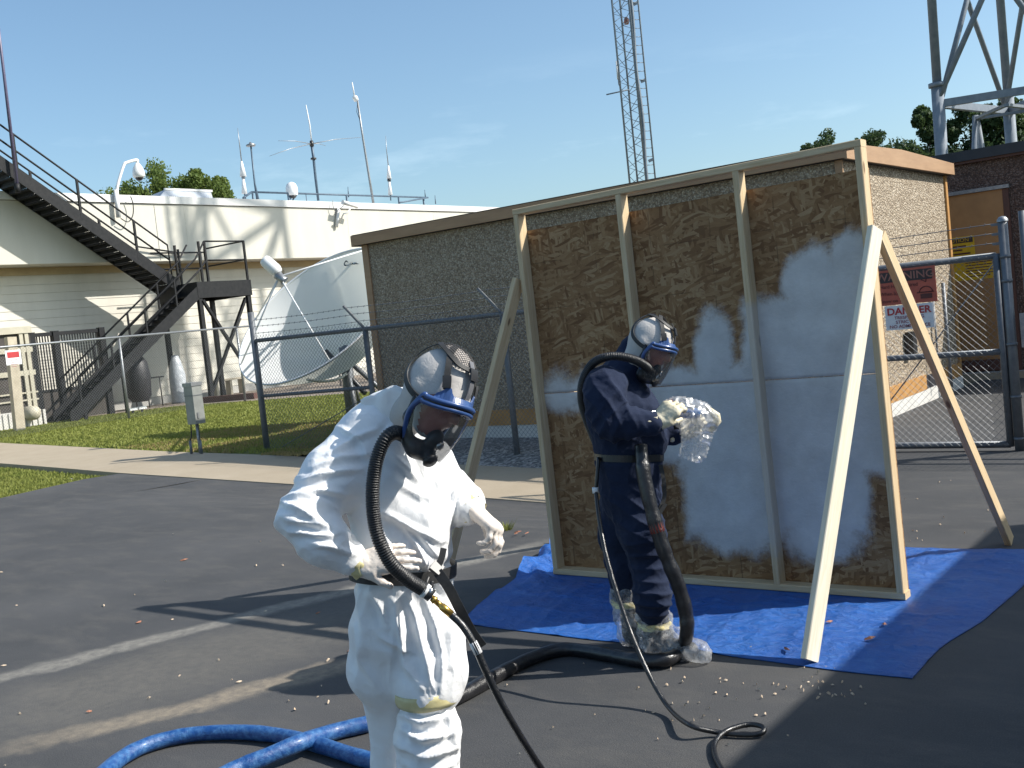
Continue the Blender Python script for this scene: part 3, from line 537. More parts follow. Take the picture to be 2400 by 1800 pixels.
# cameras
pz = thing('dome_camera', 'white dome security camera hanging from a gooseneck pole on the white parapet', 'security camera', at_x(281, 512, -33.8)); X = -33.8
part('bracket_plate', MB().tube([at_x(278, 510, X), at_x(272, 445, X)], .10, 4), 'white_plastic', pz); part('gooseneck', MB().tube(spline([at_x(273, 452, X), at_x(278, 425, X), at_x(290, 388, X), at_x(297, 381, X), at_x(320, 375, X), at_x(322, 381, X)], 6), .055, 8), 'white_plastic', pz)
c = at_x(322, 384, X); part('housing', MB().lathe((c[0], c[1], c[2]-.50), (0, 0, 1), [(.17, .0), (.215, .06), (.215, .2), (.17, .36), (.08, .5), (.05, .54)], 18), 'white_plastic', pz); part('dome', MB().lathe((c[0], c[1], c[2]-.62), (0, 0, 1), [(.0, 0), (.07, .015), (.12, .06), (.14, .12)], 16, False), 'dark_plastic', pz); part('cable', MB().tube(spline([at_x(306, 460, X+.05), at_x(312, 480, X+.05), at_x(311, 505, X+.05), at_x(300, 520, X+.05), at_x(283, 512, X+.05)], 5), .02, 5), 'dark_plastic', pz)
bc = thing('bullet_camera', 'white bullet security camera on a wall arm above the dish', 'security camera', at_x(792, 532, -33.9)); X = -33.9
part('wall_plate', MB().tube([at_x(789, 532, X), at_x(794, 488, X)], .09, 4), 'white_plastic', bc, ); part('arm', MB().tube([at_x(797, 520, X), at_x(805, 501, -33.5), at_x(816, 498, -33.4), at_x(820, 490, -33.4)], .035, 6), 'white_plastic', bc); part('housing', MB().tube([at_x(803, 474, -33.4), at_x(838, 484, -33.4)], [.10, .085], 10), 'white_plastic', bc); part('lens', MB().tube([at_x(837, 483, -33.4), at_x(838.5, 484, -33.4)], .075, 10), 'dark_plastic', bc); part('cable', MB().tube(spline([at_x(780, 470, X+.1), at_x(781, 485, X+.1), at_x(788, 497, X+.1), at_x(795, 490, X+.1), at_x(806, 482, -33.4)], 5), .018, 5), 'galvanized', bc)

# ------------------------------------------------------------------ black steel stairs
ST = thing('black_stairs', 'black steel switchback stairs climbing to the white roof', 'stairs', (-32.6, 21.5, 0))
XN, XF = -32.65, -33.85                      # upper flight stringers (near, far)
def zl(y): return 4.30+(23.55-y)*.685        # nosing line of upper flight
ytop = 15.0
def stringer(x, y0, z0, y1, z1, dep, th=.05): 
    return MB().prism([(x, y0, z0), (x, y1, z1), (x, y1, z1-dep), (x, y0, z0-dep)], (th, 0, 0))
for x in (XN, XF): part('stringer', stringer(x, ytop, zl(ytop)+.16, 23.6, zl(23.6)+.16, .48), 'black_steel', ST)
n = 34
for i in range(n):
    y = 23.35-i*.25; z = 4.30+(i)*.25*.685
    if y > ytop+.2: part('tread', MB().box(XF+.06, XN-.03, y-.25, y+.03, z-.05, z-.005).box(XF+.06, XN-.10, y+.0, y+.03, z-.165, z-.0505), 'black_steel', ST)
# lower flight
XN2, XF2 = -31.55, -32.55
def zl2(y): return 3.95-(23.6-y)*.735
for x in (XN2, XF2): part('stringer', stringer(x, 18.15, 0.02+.30, 23.6, zl2(23.6)+.20, .46), 'black_steel', ST)
for i in range(21):
    y = 23.4-i*.255; z = zl2(y)
    if z > .1: part('tread', MB().box(XF2+.06, XN2-.01, y-.13, y+.15, z-.05, z), 'black_steel', ST)
part('landing', MB().box(XF, XN2+.05, 23.55, 25.85, 4.02, 4.08), 'black_steel', ST)
for (x0, x1, y0, y1) in ((XN2, XN2+.06, 23.5, 25.9), (XF-.06, XF, 23.5, 25.9), (XF, XN2, 25.84, 25.9), (XF, XN2, 23.5, 23.56)): part('landing_beam', MB().box(x0, x1, y0, y1, 3.68, 4.25), 'black_steel', ST)
for y in (23.62, 25.78):
    for x in (XN2-.05, XF+.1): part('leg', MB().box(x-.075, x+.075, y-.075, y+.075, 0, 3.70), 'black_steel', ST)
for (ya, za, yb, zb) in ((23.7, 3.6, 25.7, .3), (25.7, 3.6, 23.7, .3)): part('cross_brace', MB().bar((XN2-.05+(.06 if ya < yb else -.06), ya, za), (XN2-.05+(.06 if ya < yb else -.06), yb, zb), .09, .12, (1, 0, 0)), 'black_steel', ST)
for y in (20.2, 18.7): part('leg', MB().box(XN2-.05, XN2+.03, y-.05, y+.05, 0, max(.2, zl2(y)-.1)), 'black_steel', ST)
def rail(pts, r=.032): part('handrail', MB().tube(pts, r, 6), 'black_steel', ST)
def post(x, y, z0, z1, r=.035): part('rail_post', MB().box(x-r, x+r, y-r, y+r, z0, z1), 'black_steel', ST)
for dz in (1.22, .70): rail([(XN+.02, ytop, zl(ytop)+dz), (XN+.02, 23.3, zl(23.3)+dz)]+([(XN+.02, 23.35, 4.1)] if dz > 1 else []))
rail([(XF, ytop, zl(ytop)+1.05), (XF, 22.9, zl(22.9)+1.05), (XF, 24.6, 5.55)])
for y in (16.0, 18.1, 20.1, 22.05): post(XN+.02, y, zl(y)-.1, zl(y)+1.22)
for y in (17.0, 19.2, 21.5): post(XF, y, zl(y)-.1, zl(y)+1.05)
for x, dzs in ((XN2+.02, (5.68, 5.0)), ):
    for z in dzs: rail([(x, 24.05, z), (x, 25.82, z), (XF, 25.82, z)])
for z in (5.55, 4.95): rail([(XF, 23.4, z), (XF, 25.8, z)])
for x, y in ((XN2+.02, 24.05), (XN2+.02, 23.8), (XN2+.02, 25.8), (XF, 25.8), (XF, 24.6), (XN, 23.6)): post(x, y, 4.05, 5.68)
for x in (XN2+.02, XF2):
    for dz in (1.12, .62): rail([(x, 18.55, zl2(18.55)+dz), (x, 23.6, zl2(23.6)+dz), (x, 24.05, 5.68 if dz > 1 else 5.0)])
    for y in (18.6, 19.9, 21.3, 22.6): post(x, y, zl2(y), zl2(y)+1.12, .028)
wp = thing('whip_pole', 'thin purple-grey whip pole rising beside the top of the black stairs', 'antenna', at_x(42, 452, -32.4)); a = at_x(42, 452, -32.4); b_ = at_x(0, 95, -32.4)
part('pole', MB().tube([a, b_+(b_-a)*.6], [.06, .035], 8), 'whip_purple', wp); part('mount', MB().tube([a, a+(b_-a)*.06], .09, 8), 'black_steel', wp)

# yard behind the far fence
PF = thing('picket_gate', 'black picket gate and screen under the lower stair flight', 'gate', at_z(150, 985)); X = -32.9
def prect(x0, y0, x1, y1, nm, X, th=.06):
    a = at_x(x0, y0, X); b = at_x(x1, y1, X); return MB().box(X-th/2, X+th/2, min(a[1], b[1]), max(a[1], b[1]), min(a[2], b[2]), max(a[2], b[2]))
y0, y1 = at_x(80, 850, X)[1], at_x(245, 850, X)[1]; ztop = at_x(150, 776, X)[2]
part('top_rail', MB().box(X-.05, X+.05, y0, y1, ztop-.12, ztop), 'black_steel', PF); part('bottom_rail', MB().box(X-.04, X+.04, y0, y1, 1.0, 1.08), 'black_steel', PF)
for i, y in enumerate((y0, y0+(y1-y0)*.33, y1)): part('post', MB().box(X-.1, X+.1, y-.1, y+.1, 0, ztop+.03), 'black_steel', PF)
k = 26
for i in range(1, k): y = y0+(y1-y0)*i/k; part('picket', MB().box(X-.015, X+.015, y-.018, y+.018, 1.05, ztop-.08), 'black_steel', PF)
part('lower_panel', MB().box(X-.02, X+.02, y0, y1, .05, 1.0), 'unit_dark', PF)
GU = thing('louvred_unit', 'beige framed equipment unit at the far left behind the fence', 'machine', at_z(5, 1000)); X = -32.6
ya, yb = at_x(-60, 850, X)[1], at_x(80, 850, X)[1]
part('core', MB().box(X-1.4, X-.05, ya, yb, .5, 2.95), 'unit_dark', GU)
part('top_hood', MB().box(X-1.6, X+.06, ya-.1, yb+.02, 2.95, 3.16), 'unit_beige', GU)
for z in (2.35, 1.62, 1.05, .82): part('cross_rail', MB().box(X-.04, X+.02, ya, yb, z, z+(.16 if z > 1.5 else .05)), 'unit_beige', GU)
for px in (-20, 57, 70): y = at_x(px, 850, X)[1]; part('frame_post', MB().box(X-.06, X+.03, y-.07, y+.05, .1, 2.95), 'unit_beige', GU)
part('ribbed_base', MB().box(X-1.6, X+.2, ya-.2, at_x(100, 990, X+.2)[1], 0, .52), 'pale_concrete', GU)
for i in range(11): y = ya+(at_x(98, 990, X)[1]-ya)*i/10; part('rib', MB().box(X+.2, X+.24, y-.04, y+.04, 0.01, .50), 'pale_concrete', GU)
c = at_x(73, 968, -32.2); part('tank', MB().lathe((c[0]-.3, c[1], c[2]), (1, 0, 0), [(0, 0), (.15, .02), (.22, .1), (.22, .5), (.15, .6), (0, .62)], 16, False), 'unit_beige', GU)
SP = thing('sign_post', 'weathered timber post behind the far fence beside the louvred unit', 'post', at_z(45, 1010)); part('post', MB().bar(at_x(46, 1010, -31.2), at_x(24, 790, -31.2), .28, .2, (1, 0, 0)), 'wood_weathered', SP)
for i, (px, py, w, h, nm, lb, mt) in enumerate(((330, 905, .9, 1.9, 'covered_cart', 'dark covered cart standing under the lower stair flight', 'dark_cover'), (424, 905, .62, 1.75, 'silver_covered_tank', 'silver cone-shaped covered tank against the white wall', 'silver_sheet'))):
    g = at_x(px, 950, -33.6); T = thing(nm, lb, 'cart' if i == 0 else 'tank', (g[0], g[1], 0))
    prof = [(w*.46, 0), (w*.5, .2), (w*.48, h*.6), (w*.33, h*.85), (w*.2, h), (0, h+.02)] if i else [(w*.3, .25), (w*.46, .45), (w*.52, h*.6), (w*.45, h*.86), (w*.25, h), (0, h+.03)]
    part('cover', MB().lathe((g[0], g[1], 0), (0, 0, 1), prof, 14, False), mt, T)
    if i == 0:
        part('side_shelf', MB().box(g[0]-.2, g[0]+.2, g[1]+.4, g[1]+.95, 1.02, 1.07), 'dark_plastic', T)
        for dy in (-.25, .25, .8): part('leg', MB().cyl((g[0]+.15, g[1]+dy, 0), (g[0]+.15, g[1]+dy, 1.04), .025, 6), 'dark_plastic', T)
    else: part('base_ring', MB().lathe((g[0], g[1], 0), (0, 0, 1), [(w*.52, 0), (w*.52, .06)], 14), 'galvanized', T)
BN = thing('low_bench', 'low weathered bench by the white wall behind the X-braced stair leg', 'bench', at_x(530, 925, -34.4)); ya, yb = at_x(497, 910, -34.4)[1], at_x(572, 910, -34.4)[1]; zb = .56
part('seat', MB().box(-34.6, -34.2, ya, yb, zb, zb+.07), 'wood_weathered', BN)
for y in (ya+.1, (ya+yb)/2, yb-.15): part('leg', MB().box(-34.55, -34.25, y, y+.1, 0, zb), 'wood_weathered', BN)
tag(MB().bar(at_z(480, 944)+np.array([0, 0, .1]), at_z(600, 934)+np.array([0, 0, .1]), .2, .2).build('landscape_timber', 'red_brown_board'), 'brown landscape timber edging along the white building', 'edging')
FL = thing('floodlight_pair', 'two small white ground lights in front of the covered cart', 'ground lights', at_x(310, 955, -31.0))
for px in (309, 331): a = at_x(px, 955, -31.0); part('lamp_bar', MB().box(-31.05, -30.9, a[1]-.14, a[1]+.14, .12, .20), 'white_plastic', FL); part('foot', MB().box(-31.0, -30.95, a[1]-.03, a[1]+.03, 0, .12), 'dark_plastic', FL)
# ------------------------------------------------------------------ chain-link fences
def wires(mb, o, u, W, z0, z1, pitch, r, nrm):
    """two families of diagonal wires filling a W x (z1-z0) rectangle that starts at o and runs along u"""
    o = np.array(o, float); u = np.array(u, float); nrm = np.array(nrm, float); H = z1-z0; k = -int(H/pitch)-1
    V = []; F = []
    def seg(a, b, off):
        p = o+u*a[0]+np.array([0, 0, z0+a[1]])+nrm*off; q = o+u*b[0]+np.array([0, 0, z0+b[1]])+nrm*off
        d = (q-p)/np.linalg.norm(q-p); s = np.cross(d, nrm); i = len(V)
        for e in (p, q): V.extend([e+nrm*r, e-nrm*r*.5+s*r*.87, e-nrm*r*.5-s*r*.87])
        F.extend([(i, i+1, i+4, i+3), (i+1, i+2, i+5, i+4), (i+2, i, i+3, i+5)])
    t = -H
    while t < W:
        a0 = max(0, -t); b0 = min(H, W-t)
        if b0-a0 > .01: seg((t+a0, a0), (t+b0, b0), r*.6); seg((t+a0, H-a0), (t+b0, H-b0), -r*.6)
        t += pitch
    mb.add(V, F); return mb
def barbs(p, q, r=.004, n=None):
    p = np.array(p, float); q = np.array(q, float); L_ = np.linalg.norm(q-p); n = n or max(2, int(L_/.13)); mb = MB().tube(spline([p, (p+q)/2-np.array([0, 0, L_*.006]), q], 6), r, 4)
    for i in range(1, n):
        c = p+(q-p)*i/n-np.array([0, 0, L_*.006*4*(i/n)*(1-i/n)]); 
        for d in ((.004, .012, .016), (.01, -.012, .014)): d = np.array(d); mb.tube([c-d, c+d], r*.7, 3)
    return mb
# far fence along the foot of the stairs
FF = thing('far_chain_link_fence', 'galvanised chain-link fence running in front of the black stairs', 'fence', (-28.6, 18, 0)); X = -28.6
part('top_rail', MB().tube([(X, 4, 2.47), (X, 23.4, 2.47)], .032, 8), 'galvanized', FF)
for y in (9.2, 13.8, 18.35, 22.72, 27.1): part('line_post', MB().cyl((X-.03, y, 0), (X-.03, y, 2.47), .038, 8), 'galvanized', FF)
part('barb_arm', MB().bar((X, 22.72, 2.45), (X+.25, 22.72, 2.75), .05, .03), 'galvanized', FF)
o = part('chain_link_mesh', wires(MB(), (X+.045, 4, 0), (0, 1, 0), 19.4, .03, 2.45, .085, .0026, (1, 0, 0)), 'galvanized', FF); o['kind'] = 'stuff'
sg = thing('danger_sign', 'small white warning notice with red header on the far fence', 'sign', at_x(35, 838, X+.07)); a, b_ = at_x(11, 822, X+.07), at_x(52, 853, X+.07)
part('plate', MB().box(X+.06, X+.07, a[1], b_[1], b_[2], a[2]), 'sign_white', sg); part('header', MB().box(X+.0705, X+.073, a[1]+.05, b_[1]-.05, a[2]-.21, a[2]-.05), 'sign_red', sg)
for i in range(4): part('text_line', MB().box(X+.0705, X+.073, a[1]+.12+.03*(i % 2), b_[1]-.12-.04*(i % 2), a[2]-.28-i*.06, a[2]-.265-i*.06), 'sign_grey_ink', sg)
# near fence in front of the hut, with barbed wire arms
Y = 11.7; K_ = Y/11.1; fx_ = lambda x: x*K_; fz_ = lambda z: 1.735+(z-1.735)*K_
NF = thing('near_chain_link_fence', 'chain-link fence with barbed wire in front of the pebbled hut and dish', 'fence', (-10.5, Y, 0))
GP = 'galvanized_dull'
part('corner_post', MB().cyl((fx_(-13.59), Y, -.3), (fx_(-13.59), Y, fz_(2.30)), .052, 10), GP, NF)
for x in (-11.1, -8.56, -6.1): part('line_post', MB().cyl((fx_(x), Y+.01, -.4), (fx_(x), Y+.01, fz_(1.86)), .044, 8), GP, NF); part('barb_arm', MB().bar((fx_(x), Y, fz_(1.84)), (fx_(x)-.30, Y-.1, fz_(2.2)), .045, .03), GP, NF)
part('top_rail', MB().tube([(fx_(-13.59), Y, fz_(1.84)), (-4.6, Y, fz_(1.82))], .034, 8), GP, NF); part('mid_rail', MB().tube([(fx_(-13.59), Y, fz_(.95)), (fx_(-11.1), Y, fz_(.98))], .029, 8), GP, NF)
part('brace_rod', MB().tube([(fx_(-13.2), Y-.02, .04), (fx_(-11.15), Y-.02, fz_(.86))], .008, 5), GP, NF)
o = part('chain_link_mesh', wires(MB(), (fx_(-13.55), Y-.05, 0), (1, 0, 0), 9.4, -.05, fz_(1.925), .072, .0028, (0, -1, 0)), GP, NF); o['kind'] = 'stuff'
for i, z in enumerate((1.98, 2.09, 2.19)):
    xs = [fx_(-13.59)]+[fx_(x)-.10-.085*i for x in (-11.1, -8.56, -6.1)]
    for j in range(3): part('barbed_wire', barbs((xs[j], Y-(0 if j == 0 else .03+.03*i), fz_(z-.02)), (xs[j+1], Y-.03-.03*i, fz_(z-.03))), GP, NF)
# gate at the right
Y = 10.85
GT = thing('chain_link_gate', 'chain-link gate with two notices beside the framed panel', 'gate', (-3.6, Y, 0)); xl, xr = -5.4, -2.44
for z, r in ((1.86, .032), (.95, .03), (.06, .034)): part('rail', MB().tube([(xl, Y, z), (xr, Y, z)], r, 8), GP, GT)
for x in (xl, xr): part('upright', MB().cyl((x, Y, .04), (x, Y, 1.88), .034, 8), GP, GT)
part('truss_rod', MB().tube([(-3.9, Y+.03, .1), (-2.46, Y+.03, 1.80)], .007, 5), GP, GT)
o = part('chain_link_mesh', wires(MB(), (xl, Y-.04, 0), (1, 0, 0), xr-xl, .05, 1.86, .068, .0018, (0, -1, 0)), GP, GT); o['kind'] = 'stuff'
for i, z in enumerate((1.97, 2.06, 2.15)): part('barbed_wire', barbs((xl, Y, z), (-2.39, Y, z+.01)), GP, GT)
GPo = thing('gate_post', 'tall steel gate post with domed cap at the right edge', 'post', (-2.36, Y, 0)); part('post', MB().cyl((-2.36, Y, 0), (-2.36, Y, 2.17), .045, 12), GP, GPo); part('cap', MB().lathe((-2.36, Y, 2.17), (0, 0, 1), [(.052, 0), (.05, .02), (.03, .045), (0, .052)], 12, False), 'galvanized', GPo)
for z in (.10, .5, 1.0, 1.6, 1.83): part('band', MB().lathe((-2.36, Y, z), (0, 0, 1), [(.052, 0), (.052, .03)], 12), GP, GPo)
for z in (1.97, 2.06, 2.15): part('wire_clip', MB().box(-2.46, -2.40, Y-.015, Y+.015, z-.012, z+.012), GP, GPo)
G2 = thing('second_gate_leaf', 'second chain-link gate leaf cut by the right picture edge', 'gate', (-1.5, Y, 0))
part('upright', MB().cyl((-2.20, Y+.06, .04), (-2.20, Y+.06, 2.25), .034, 8), GP, G2)
for z in (1.30, .90, .06): part('rail', MB().tube([(-2.20, Y+.06, z), (.4, Y+.06, z)], .03, 8), GP, G2)
part('latch', MB().box(-2.27, -2.14, Y-.03, Y+.0, .98, 1.3), 'galvanized', G2)
o = part('chain_link_mesh', wires(MB(), (-2.2, Y+.03, 0), (1, 0, 0), 2.6, .05, 1.86, .068, .0018, (0, -1, 0)), GP, G2); o['kind'] = 'stuff'
# gate notices
def plate(name, label, px0, py0, px1, py1, yy, material):
    a = at_y(px0, py0, yy); b = at_y(px1, py1, yy); T = thing(name, label, 'sign', ((a[0]+b[0])/2, yy, b[2]))
    return T, a[0], b[0], b[2], a[2]
yy = Y-.06
T = thing('warning_sign', 'faded orange-red WARNING hard hat sign on the gate', 'sign', (-3.2, yy, 1.5)); x0, x1, z0, z1 = -3.56, -2.985, 1.485, 1.835
part('plate', MB().box(x0, x1, yy, yy+.006, z0, z1), 'sign_orange', T); part('header', MB().box(x0+.02, x1-.03, yy-.0025, yy-.0005, z1-.125, z1-.022), 'sign_black', T)
def tx(nm, s, size, cx, cz, mt, sq=1.0, al='CENTER', bd=0.0): text_mesh(nm, s, size, (cx, yy-.0045, cz), (1, 0, 0), (0, 0, 1), mt, T, al, sq, bd)
tx('lettering', 'WARNING', .105, (x0+x1)/2-.005, z1-.074, 'sign_warn_letter', 1.12, bd=.001)
for i, s in enumerate(('Hard Hat Required', 'When Ice or', 'Snow on Tower')): tx('lettering', s, .052, x0+.03, z1-.165-i*.072, 'sign_ink', .92, 'LEFT')
hx, hz = x1-.10, z0+.10
mb = MB(); arc = [(hx+.062*math.cos(t), yy-.004, hz+.055*math.sin(t)) for t in np.linspace(0, math.pi, 13)]; mb.tube(arc, .0045, 4); mb.tube([(hx-.085, yy-.004, hz), (hx+.075, yy-.004, hz)], .005, 4)
part('helmet_emblem', mb, 'sign_ink', T); part('emblem_block', MB().box(hx-.055, hx+.055, yy-.004, yy-.001, hz-.062, hz-.015), 'sign_ink', T)
mb = MB(); mb.tube([(hx-.04, yy-.004, hz+.125), (hx+.005, yy-.004, hz+.10), (hx+.015, yy-.004, hz+.16)], .005, 4); part('arrow_emblem', mb, 'sign_ink', T)
T = thing('danger_notice', 'white DANGER trespassing notice below the WARNING sign', 'sign', (-3.2, yy, 1.27)); x0, x1, z0, z1 = -3.50, -3.03, 1.235, 1.478
part('plate', MB().box(x0, x1, yy, yy+.006, z0, z1), 'sign_white', T); tx('lettering', 'DANGER', .098, (x0+x1)/2, z1-.062, 'sign_red', 1.08, bd=.0022)
for i, s in enumerate(('TRESPASSING', 'STRICTLY', 'NO ADMITTANCE')): tx('lettering', s, .044, (x0+x1)/2-(.03 if i == 1 else 0), z1-.125-i*.043, 'sign_grey_ink', 1.1, bd=.0006)

# ------------------------------------------------------------------ pebbled hut
HU = thing('pebbled_hut', 'flat-roofed hut with pebble-dash walls and tan fascia behind the panel', 'building', (-8.5, 15, 0)); hx0, hx1, hy0, hy1 = -12.52, -4.50, 12.72, 17.15
part('wall', MB().box(hx0, hx1, hy0, hy1, .35, 3.22), 'pebble_wall', HU)
part('plinth', MB().box(hx0-.03, hx1+.03, hy0-.03, hy1+.03, -.1, .165), 'pale_concrete', HU)
part('base_board', MB().box(hx0-.04, hx1+.0, hy0-.04, hy0-.002, .166, .40), 'orange_board', HU)
for ya, yb in ((hy0-.04, 15.30), (15.95, hy1)): part('base_board', MB().box(hx1+.002, hx1+.035, ya, yb, .166, .37), 'orange_board', HU)
part('dark_gap_pad', MB().box(hx1-.0, hx1+.02, 15.30, 15.95, .166, .349), 'dark_fascia', HU)  # plain dark pad set in the gap of the base board
part('corner_trim', MB().box(hx0-.03, hx0+.10, hy0-.03, hy0-.002, .40, 3.22), 'tan_board', HU); part('corner_trim', MB().box(hx0-.03, hx0-.001, hy0-.002, hy0+.1, .40, 3.22), 'tan_board', HU)
part('corner_trim', MB().box(hx1+.001, hx1+.03, hy1-.07, hy1+.03, .37, 3.22), 'orange_board', HU); part('corner_trim', MB().box(hx1-.06, hx1+.03, hy0-.03, hy0-.002, .40, 3.22), 'tan_board', HU)
fx0, fx1, fy0, fy1 = hx0-.13, hx1+.10, hy0-.10, hy1+.10
part('fascia', MB().box(fx0, fx1, fy0-.03, fy0, 3.225, 3.40), 'tan_board', HU); 
ym = 14.7; part('fascia', MB().prism([(fx1, fy0-.03, 3.212), (fx1, fy1, 3.225), (fx1, fy1, 3.395), (fx1, ym, 3.445), (fx1, fy0-.03, 3.39)], (.03, 0, 0)), 'tan_board', HU)
part('fascia', MB().prism([(fx0-.03, fy0-.03, 3.212), (fx0-.03, fy1, 3.225), (fx0-.03, fy1, 3.395), (fx0-.03, ym, 3.445), (fx0-.03, fy0-.03, 3.39)], (.03, 0, 0)), 'tan_board', HU)
part('roof', MB().prism([(fx0, fy0, 3.223), (fx0, fy1, 3.223), (fx0, fy1, 3.375), (fx0, ym, 3.43), (fx0, fy0, 3.37)], (fx1-fx0, 0, 0)), 'dark_fascia', HU)
part('drip_edge', MB().box(fx0, fx1, fy0-.034, fy0+.02, 3.387, 3.396), 'dark_fascia', HU)
CB = thing('conduit_stub', 'slim steel conduit standing against the lit hut end wall', 'pipe', (-4.3, 15.9, 0)); part('pipe', MB().cyl((-4.32, 15.95, 0), (-4.32, 15.95, 1.62), .028, 8), GP, CB); part('pipe', MB().cyl((-4.36, 15.55, .17), (-4.36, 15.55, 1.4), .014, 6), GP, CB); part('box', MB().box(-4.48, -4.38, 14.55, 14.72, .72, 1.02), 'dark_plastic', CB)

# ------------------------------------------------------------------ dark building behind the gate
BB = thing('dark_pebble_building', 'dark brown pebble-dash building with a tan door behind the gate', 'building', (-3, 20, 0)); by = 18.35
part('wall', MB().box(-9.5, 6, by, 24, 0, 3.48), 'dark_pebble_wall', BB); part('fascia', MB().box(-9.7, 6.2, by-.15, 24.2, 3.50, 3.66), 'dark_fascia', BB); part('fascia_trim', MB().box(-9.6, 6.1, by-.10, by-.02, 3.462, 3.50), 'red_brown_board', BB)
part('door', MB().box(-5.35, -3.95, by-.05, by-.002, .30, 2.98), 'brown_door', BB); part('door_frame', MB().box(-3.947, -3.86, by-.06, by-.002, .10, 2.98), 'red_brown_board', BB)
part('drip_flashing', MB().box(-5.5, -3.84, by-.10, by-.002, 2.985, 3.04), 'galvanized', BB); part('threshold', MB().box(-5.4, -3.87, by-.055, by-.002, .12, .297), 'red_brown_board', BB); part('plinth', MB().box(-9.5, 6, by-.08, by-.002, 0, .10), 'grey_concrete', BB)
tag(MB().box(-9.4, 4, 17.99, 18.14, -.1, .10).build('kerb', 'walk_concrete'), kind='structure')
tag(MB().box(-9.4, 4, 18.145, 18.27, -.1, .06).build('apron', 'grey_concrete'), kind='structure')
for (x0, x1, z0, z1, nm, lb, hd) in ((-4.98, -4.42, 1.99, 2.31, 'caution_sign', 'upper yellow caution sign with dark header on the tan door', True), (-4.80, -4.02, 1.60, 1.93, 'notice_sign', 'lower yellow notice full of small print on the tan door', False)):
    T = thing(nm, lb, 'sign', ((x0+x1)/2, by-.06, z0)); yy = by-.056; part('plate', MB().box(x0, x1, yy, yy+.004, z0, z1), 'sign_yellow', T)
    if hd:
        part('header', MB().box(x0+.02, x1-.02, yy-.003, yy-.001, z1-.10, z1-.015), 'sign_black', T); tx('lettering', 'CAUTION', .085, (x0+x1)/2, z1-.058, 'sign_yellow', 1.05)
        for i, w in enumerate((.30, .18, .42)): part('text_line', MB().box((x0+x1)/2-w/2, (x0+x1)/2+w/2, yy-.003, yy-.001, z1-.165-i*.06, z1-.14-i*.06), 'sign_ink', T)
    else:
        for i in range(6): part('text_line', MB().box(x0+.22, x1-.10-.05*(i % 3), yy-.003, yy-.001, z1-.06-i*.044, z1-.045-i*.044), 'sign_ink', T)
        part('text_line', MB().box(x0+.03, x1-.03, yy-.003, yy-.001, z1-.022, z1-.006), 'sign_black', T)

# ------------------------------------------------------------------ satellite dish
n_ = np.array([.02, -.685, .728]); n_ /= np.linalg.norm(n_); RD = 1.915; dc = np.array([-16.52, 15.17, 2.30])
SD = thing('satellite_dish', 'large white satellite dish with a cylindrical feed behind the near fence', 'satellite dish', (-16.3, 15.9, 0))
e1 = np.cross(n_, (0, 0, 1)); e1 /= np.linalg.norm(e1); e2 = np.cross(n_, e1)
def dpt(r, a, off=0.0): return dc+e1*r*math.cos(a)+e2*r*math.sin(a)-n_*(1.30*(1-(r/RD)**2)-off)
seg, rings = 72, 18; v = []; f = []
for i in range(rings+1):
    for k in range(seg): v.append(dpt(RD*i/rings if i else .01, 2*math.pi*k/seg))
f1 = [(i*seg+j, i*seg+(j+1) % seg, (i+1)*seg+(j+1) % seg, (i+1)*seg+j) for i in range(rings) for j in range(seg)]
link_mesh('reflector', v, f1, 'fibreglass_dish', SD, smooth=[True]*len(f1))
part('rim', MB().tube([dpt(RD+.005, 2*math.pi*k/96, -.01) for k in range(96)], .024, 6, closed=True), 'dish_white', SD)
for a in (math.pi*.0, math.pi*.5, math.pi, math.pi*1.5):
    mb = MB()
    for j in range(9): pass
    part('back_rib', MB().tube([dpt(r, a+.4, -.09) for r in np.linspace(.15, RD-.05, 8)], .03, 6), 'dish_back', SD)
fd = at_d(655, 648, np.dot(dc+n_*1.25-CAM, FWD)); fdir = dc+n_*1.9-fd
fa, fb = at_d(575+38, 612, np.dot(fd-CAM, FWD)-.02), fd
ax = (at_d(621, 611, np.dot(fd-CAM, FWD)+.0)-at_d(655, 641, np.dot(fd-CAM, FWD))); ax /= np.linalg.norm(ax)
part('feed', MB().lathe(at_d(652, 638, np.dot(fd-CAM, FWD)), ax, [(.0, -.03), (.09, -.02), (.125, .05), (.13, .10), (.125, .33), (.10, .39), (0, .41)], 20, False), 'white_plastic', SD); part('feed_horn', MB().lathe(fd, -ax, [(.10, -.06), (.07, .08), (.10, .14)], 12), 'galvanized', SD); part('feed_bracket', MB().box(*sum(([fd[i]-.05, fd[i]+.05] for i in range(3)), [])), 'brass', SD)
tips = [(770, 842), (576, 852), (600, 742), (860, 623)]
for (px, py) in tips:
    best = min((dpt(RD-.02, 2*math.pi*k/360, .03) for k in range(360)), key=lambda p: (lambda d: np.hypot(1200+FPX*(d@RIGHT)/(d@FWD)-px, 900-FPX*(d@UP)/(d@FWD)-py))(p-CAM))
    part('strut', MB().tube([fd, best], .018, 6), 'dish_white', SD)
hubp = dc-n_*1.32
part('pedestal', MB().cyl((-16.4, 15.75, 0), (-16.4, 15.75, 1.55), .13, 12).cyl((-16.4, 15.75, 1.5), hubp, .10, 8), 'galvanized_dull', SD)
for (dx, dy) in ((.75, .9), (-.6, .9), (.55, -.4)): part('mount_leg', MB().cyl((-16.4+dx, 15.75+dy, 0), (-16.4, 15.75, 1.3), .05, 8), 'galvanized_dull', SD)
part('actuator', MB().cyl((-15.9, 15.7, .55), dc-n_*1.1+e1*.6, .05, 8), 'dark_plastic', SD)
lg = at_d(846, 618, np.dot(dc-CAM, FWD))
q0 = dpt(RD*.80, 0); 
